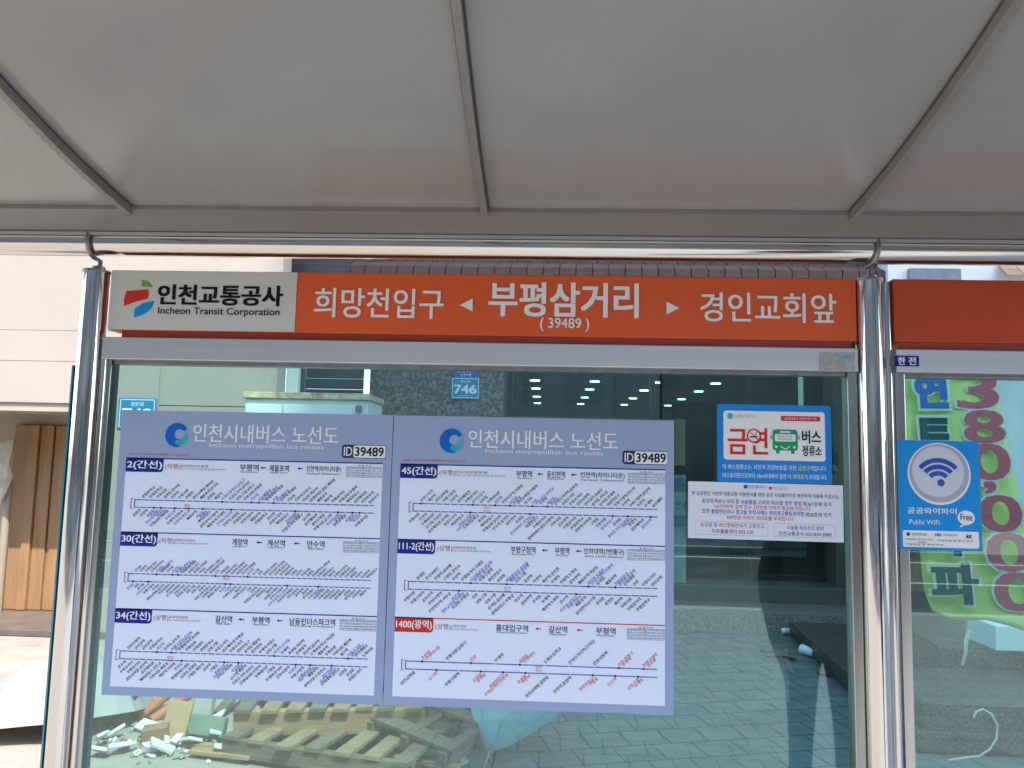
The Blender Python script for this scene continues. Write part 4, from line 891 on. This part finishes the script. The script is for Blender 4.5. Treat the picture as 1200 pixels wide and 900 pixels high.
# ------------------------------------------------------------------ person waiting beside the viewer (seen as a dim reflection)
def person(loc, rotz, label):
    P = empty('person', loc, label, 'person', rot=(0, 0, rotz))
    J = [((0, 0, 0.88), 0.165), ((0, 0, 1.02), 0.20), ((0, 0, 1.18), 0.20), ((0, 0, 1.33), 0.13), ((0, 0, 1.40), 0.05), ((0, -0.01, 1.46), 0.052), ((0, -0.02, 1.53), 0.083), ((0, -0.015, 1.60), 0.07)]
    Ed = [(i, i+1) for i in range(7)]
    for s in (-1, 1):
        k = len(J)
        J += [((s*0.085, 0, 0.80), 0.088), ((s*0.095, -0.012, 0.46), 0.056), ((s*0.10, 0.012, 0.09), 0.040), ((s*0.105, -0.10, 0.035), 0.033)]
        Ed += [(0, k), (k, k+1), (k+1, k+2), (k+2, k+3)]
        k = len(J)
        J += [((s*0.165, 0, 1.31), 0.058), ((s*0.215, 0.03, 1.05), 0.055), ((s*0.21, -0.06, 0.83), 0.030), ((s*0.195, -0.09, 0.77), 0.026)]
        Ed += [(3, k), (k, k+1), (k+1, k+2), (k+2, k+3)]
        pal = k+3
        for fi, (dx, ln) in enumerate(((-0.020, 0.070), (-0.007, 0.08), (0.006, 0.076), (0.019, 0.060))):
            k = len(J); x = s*0.195
            J += [((x, -0.10+dx, 0.735), 0.009), ((x-s*0.008, -0.105+dx, 0.735-ln*0.55), 0.0085), ((x-s*0.02, -0.10+dx, 0.735-ln), 0.007)]
            Ed += [(pal, k), (k, k+1), (k+1, k+2)]
        k = len(J); J += [((s*0.18, -0.125, 0.75), 0.010), ((s*0.165, -0.135, 0.715), 0.0085)]; Ed += [(pal, k), (k, k+1)]
    me = bpy.data.meshes.new('body'); me.from_pydata([j[0] for j in J], Ed, [])
    o = bpy.data.objects.new('body', me); COL.objects.link(o)
    o.modifiers.new('s', 'SKIN'); sv = me.skin_vertices[0].data
    for i, j in enumerate(J): sv[i].radius = (j[1], j[1]*(0.78 if i in (0, 1, 2, 3) else 1.0)); sv[i].use_root = (i == 0)
    o.modifiers.new('u', 'SUBSURF').levels = 2
    dg = bpy.context.evaluated_depsgraph_get(); dg.update()
    m2 = bpy.data.meshes.new_from_object(o.evaluated_get(dg)); o.modifiers.clear(); o.data = m2; m2.name = 'body'
    m2.materials.clear()
    for mm in (mat('skin', (0.50, 0.33, 0.24), 0.5), mat('dark_jacket', (0.025, 0.028, 0.035), 0.8), mat('dark_trousers', (0.02, 0.022, 0.03), 0.85), mat('shoes', (0.03, 0.03, 0.03), 0.5)): m2.materials.append(mm)
    for p in m2.polygons:
        c_ = p.center; p.use_smooth = True
        p.material_index = 3 if c_.z < 0.085 else (0 if (c_.z > 1.42 or (abs(c_.x) > 0.15 and c_.z < 0.80)) else (2 if c_.z < 0.88 and abs(c_.x) < 0.17 else 1))
    o.parent = P
    hm = bmesh.new(); bmesh.ops.create_uvsphere(hm, u_segments=20, v_segments=14, radius=0.1)
    for v in hm.verts: v.co = Vector((v.co.x*0.92, v.co.y*1.05+0.005, max(v.co.z, -0.02-0.5*max(0, v.co.y))*1.05+1.575))
    hm2 = bpy.data.meshes.new('hair'); hm.to_mesh(hm2); hm.free(); hm2.materials.append(BLACK)
    for p in hm2.polygons: p.use_smooth = True
    ho = bpy.data.objects.new('hair', hm2); COL.objects.link(ho); ho.parent = P; ho.location = (0, 0.018, 0.012)
    f_ = MB()
    for s in (-1, 1): f_.tube([(s*0.032, -0.098, 1.535), (s*0.032, -0.103, 1.535)], 0.009, 10)
    f_.build('eyes', BLACK, P); MB().tube([(0, -0.095, 1.535), (0, -0.118, 1.50), (0, -0.10, 1.492)], [0.008, 0.012, 0.008], 8).build('nose', m2.materials[0], P)
    MB().box(-0.022, 0.022, -0.100, -0.094, 1.464, 1.471).build('mouth', mat('lips', (0.4, 0.16, 0.13), 0.5), P)
    return P
person((1.20, -0.22, 0), PI, 'person in dark jacket and trousers mirrored dimly in the glass')

bpy.data.scenes.remove(_ts); bpy.data.objects.remove(_to); bpy.data.curves.remove(_tc)
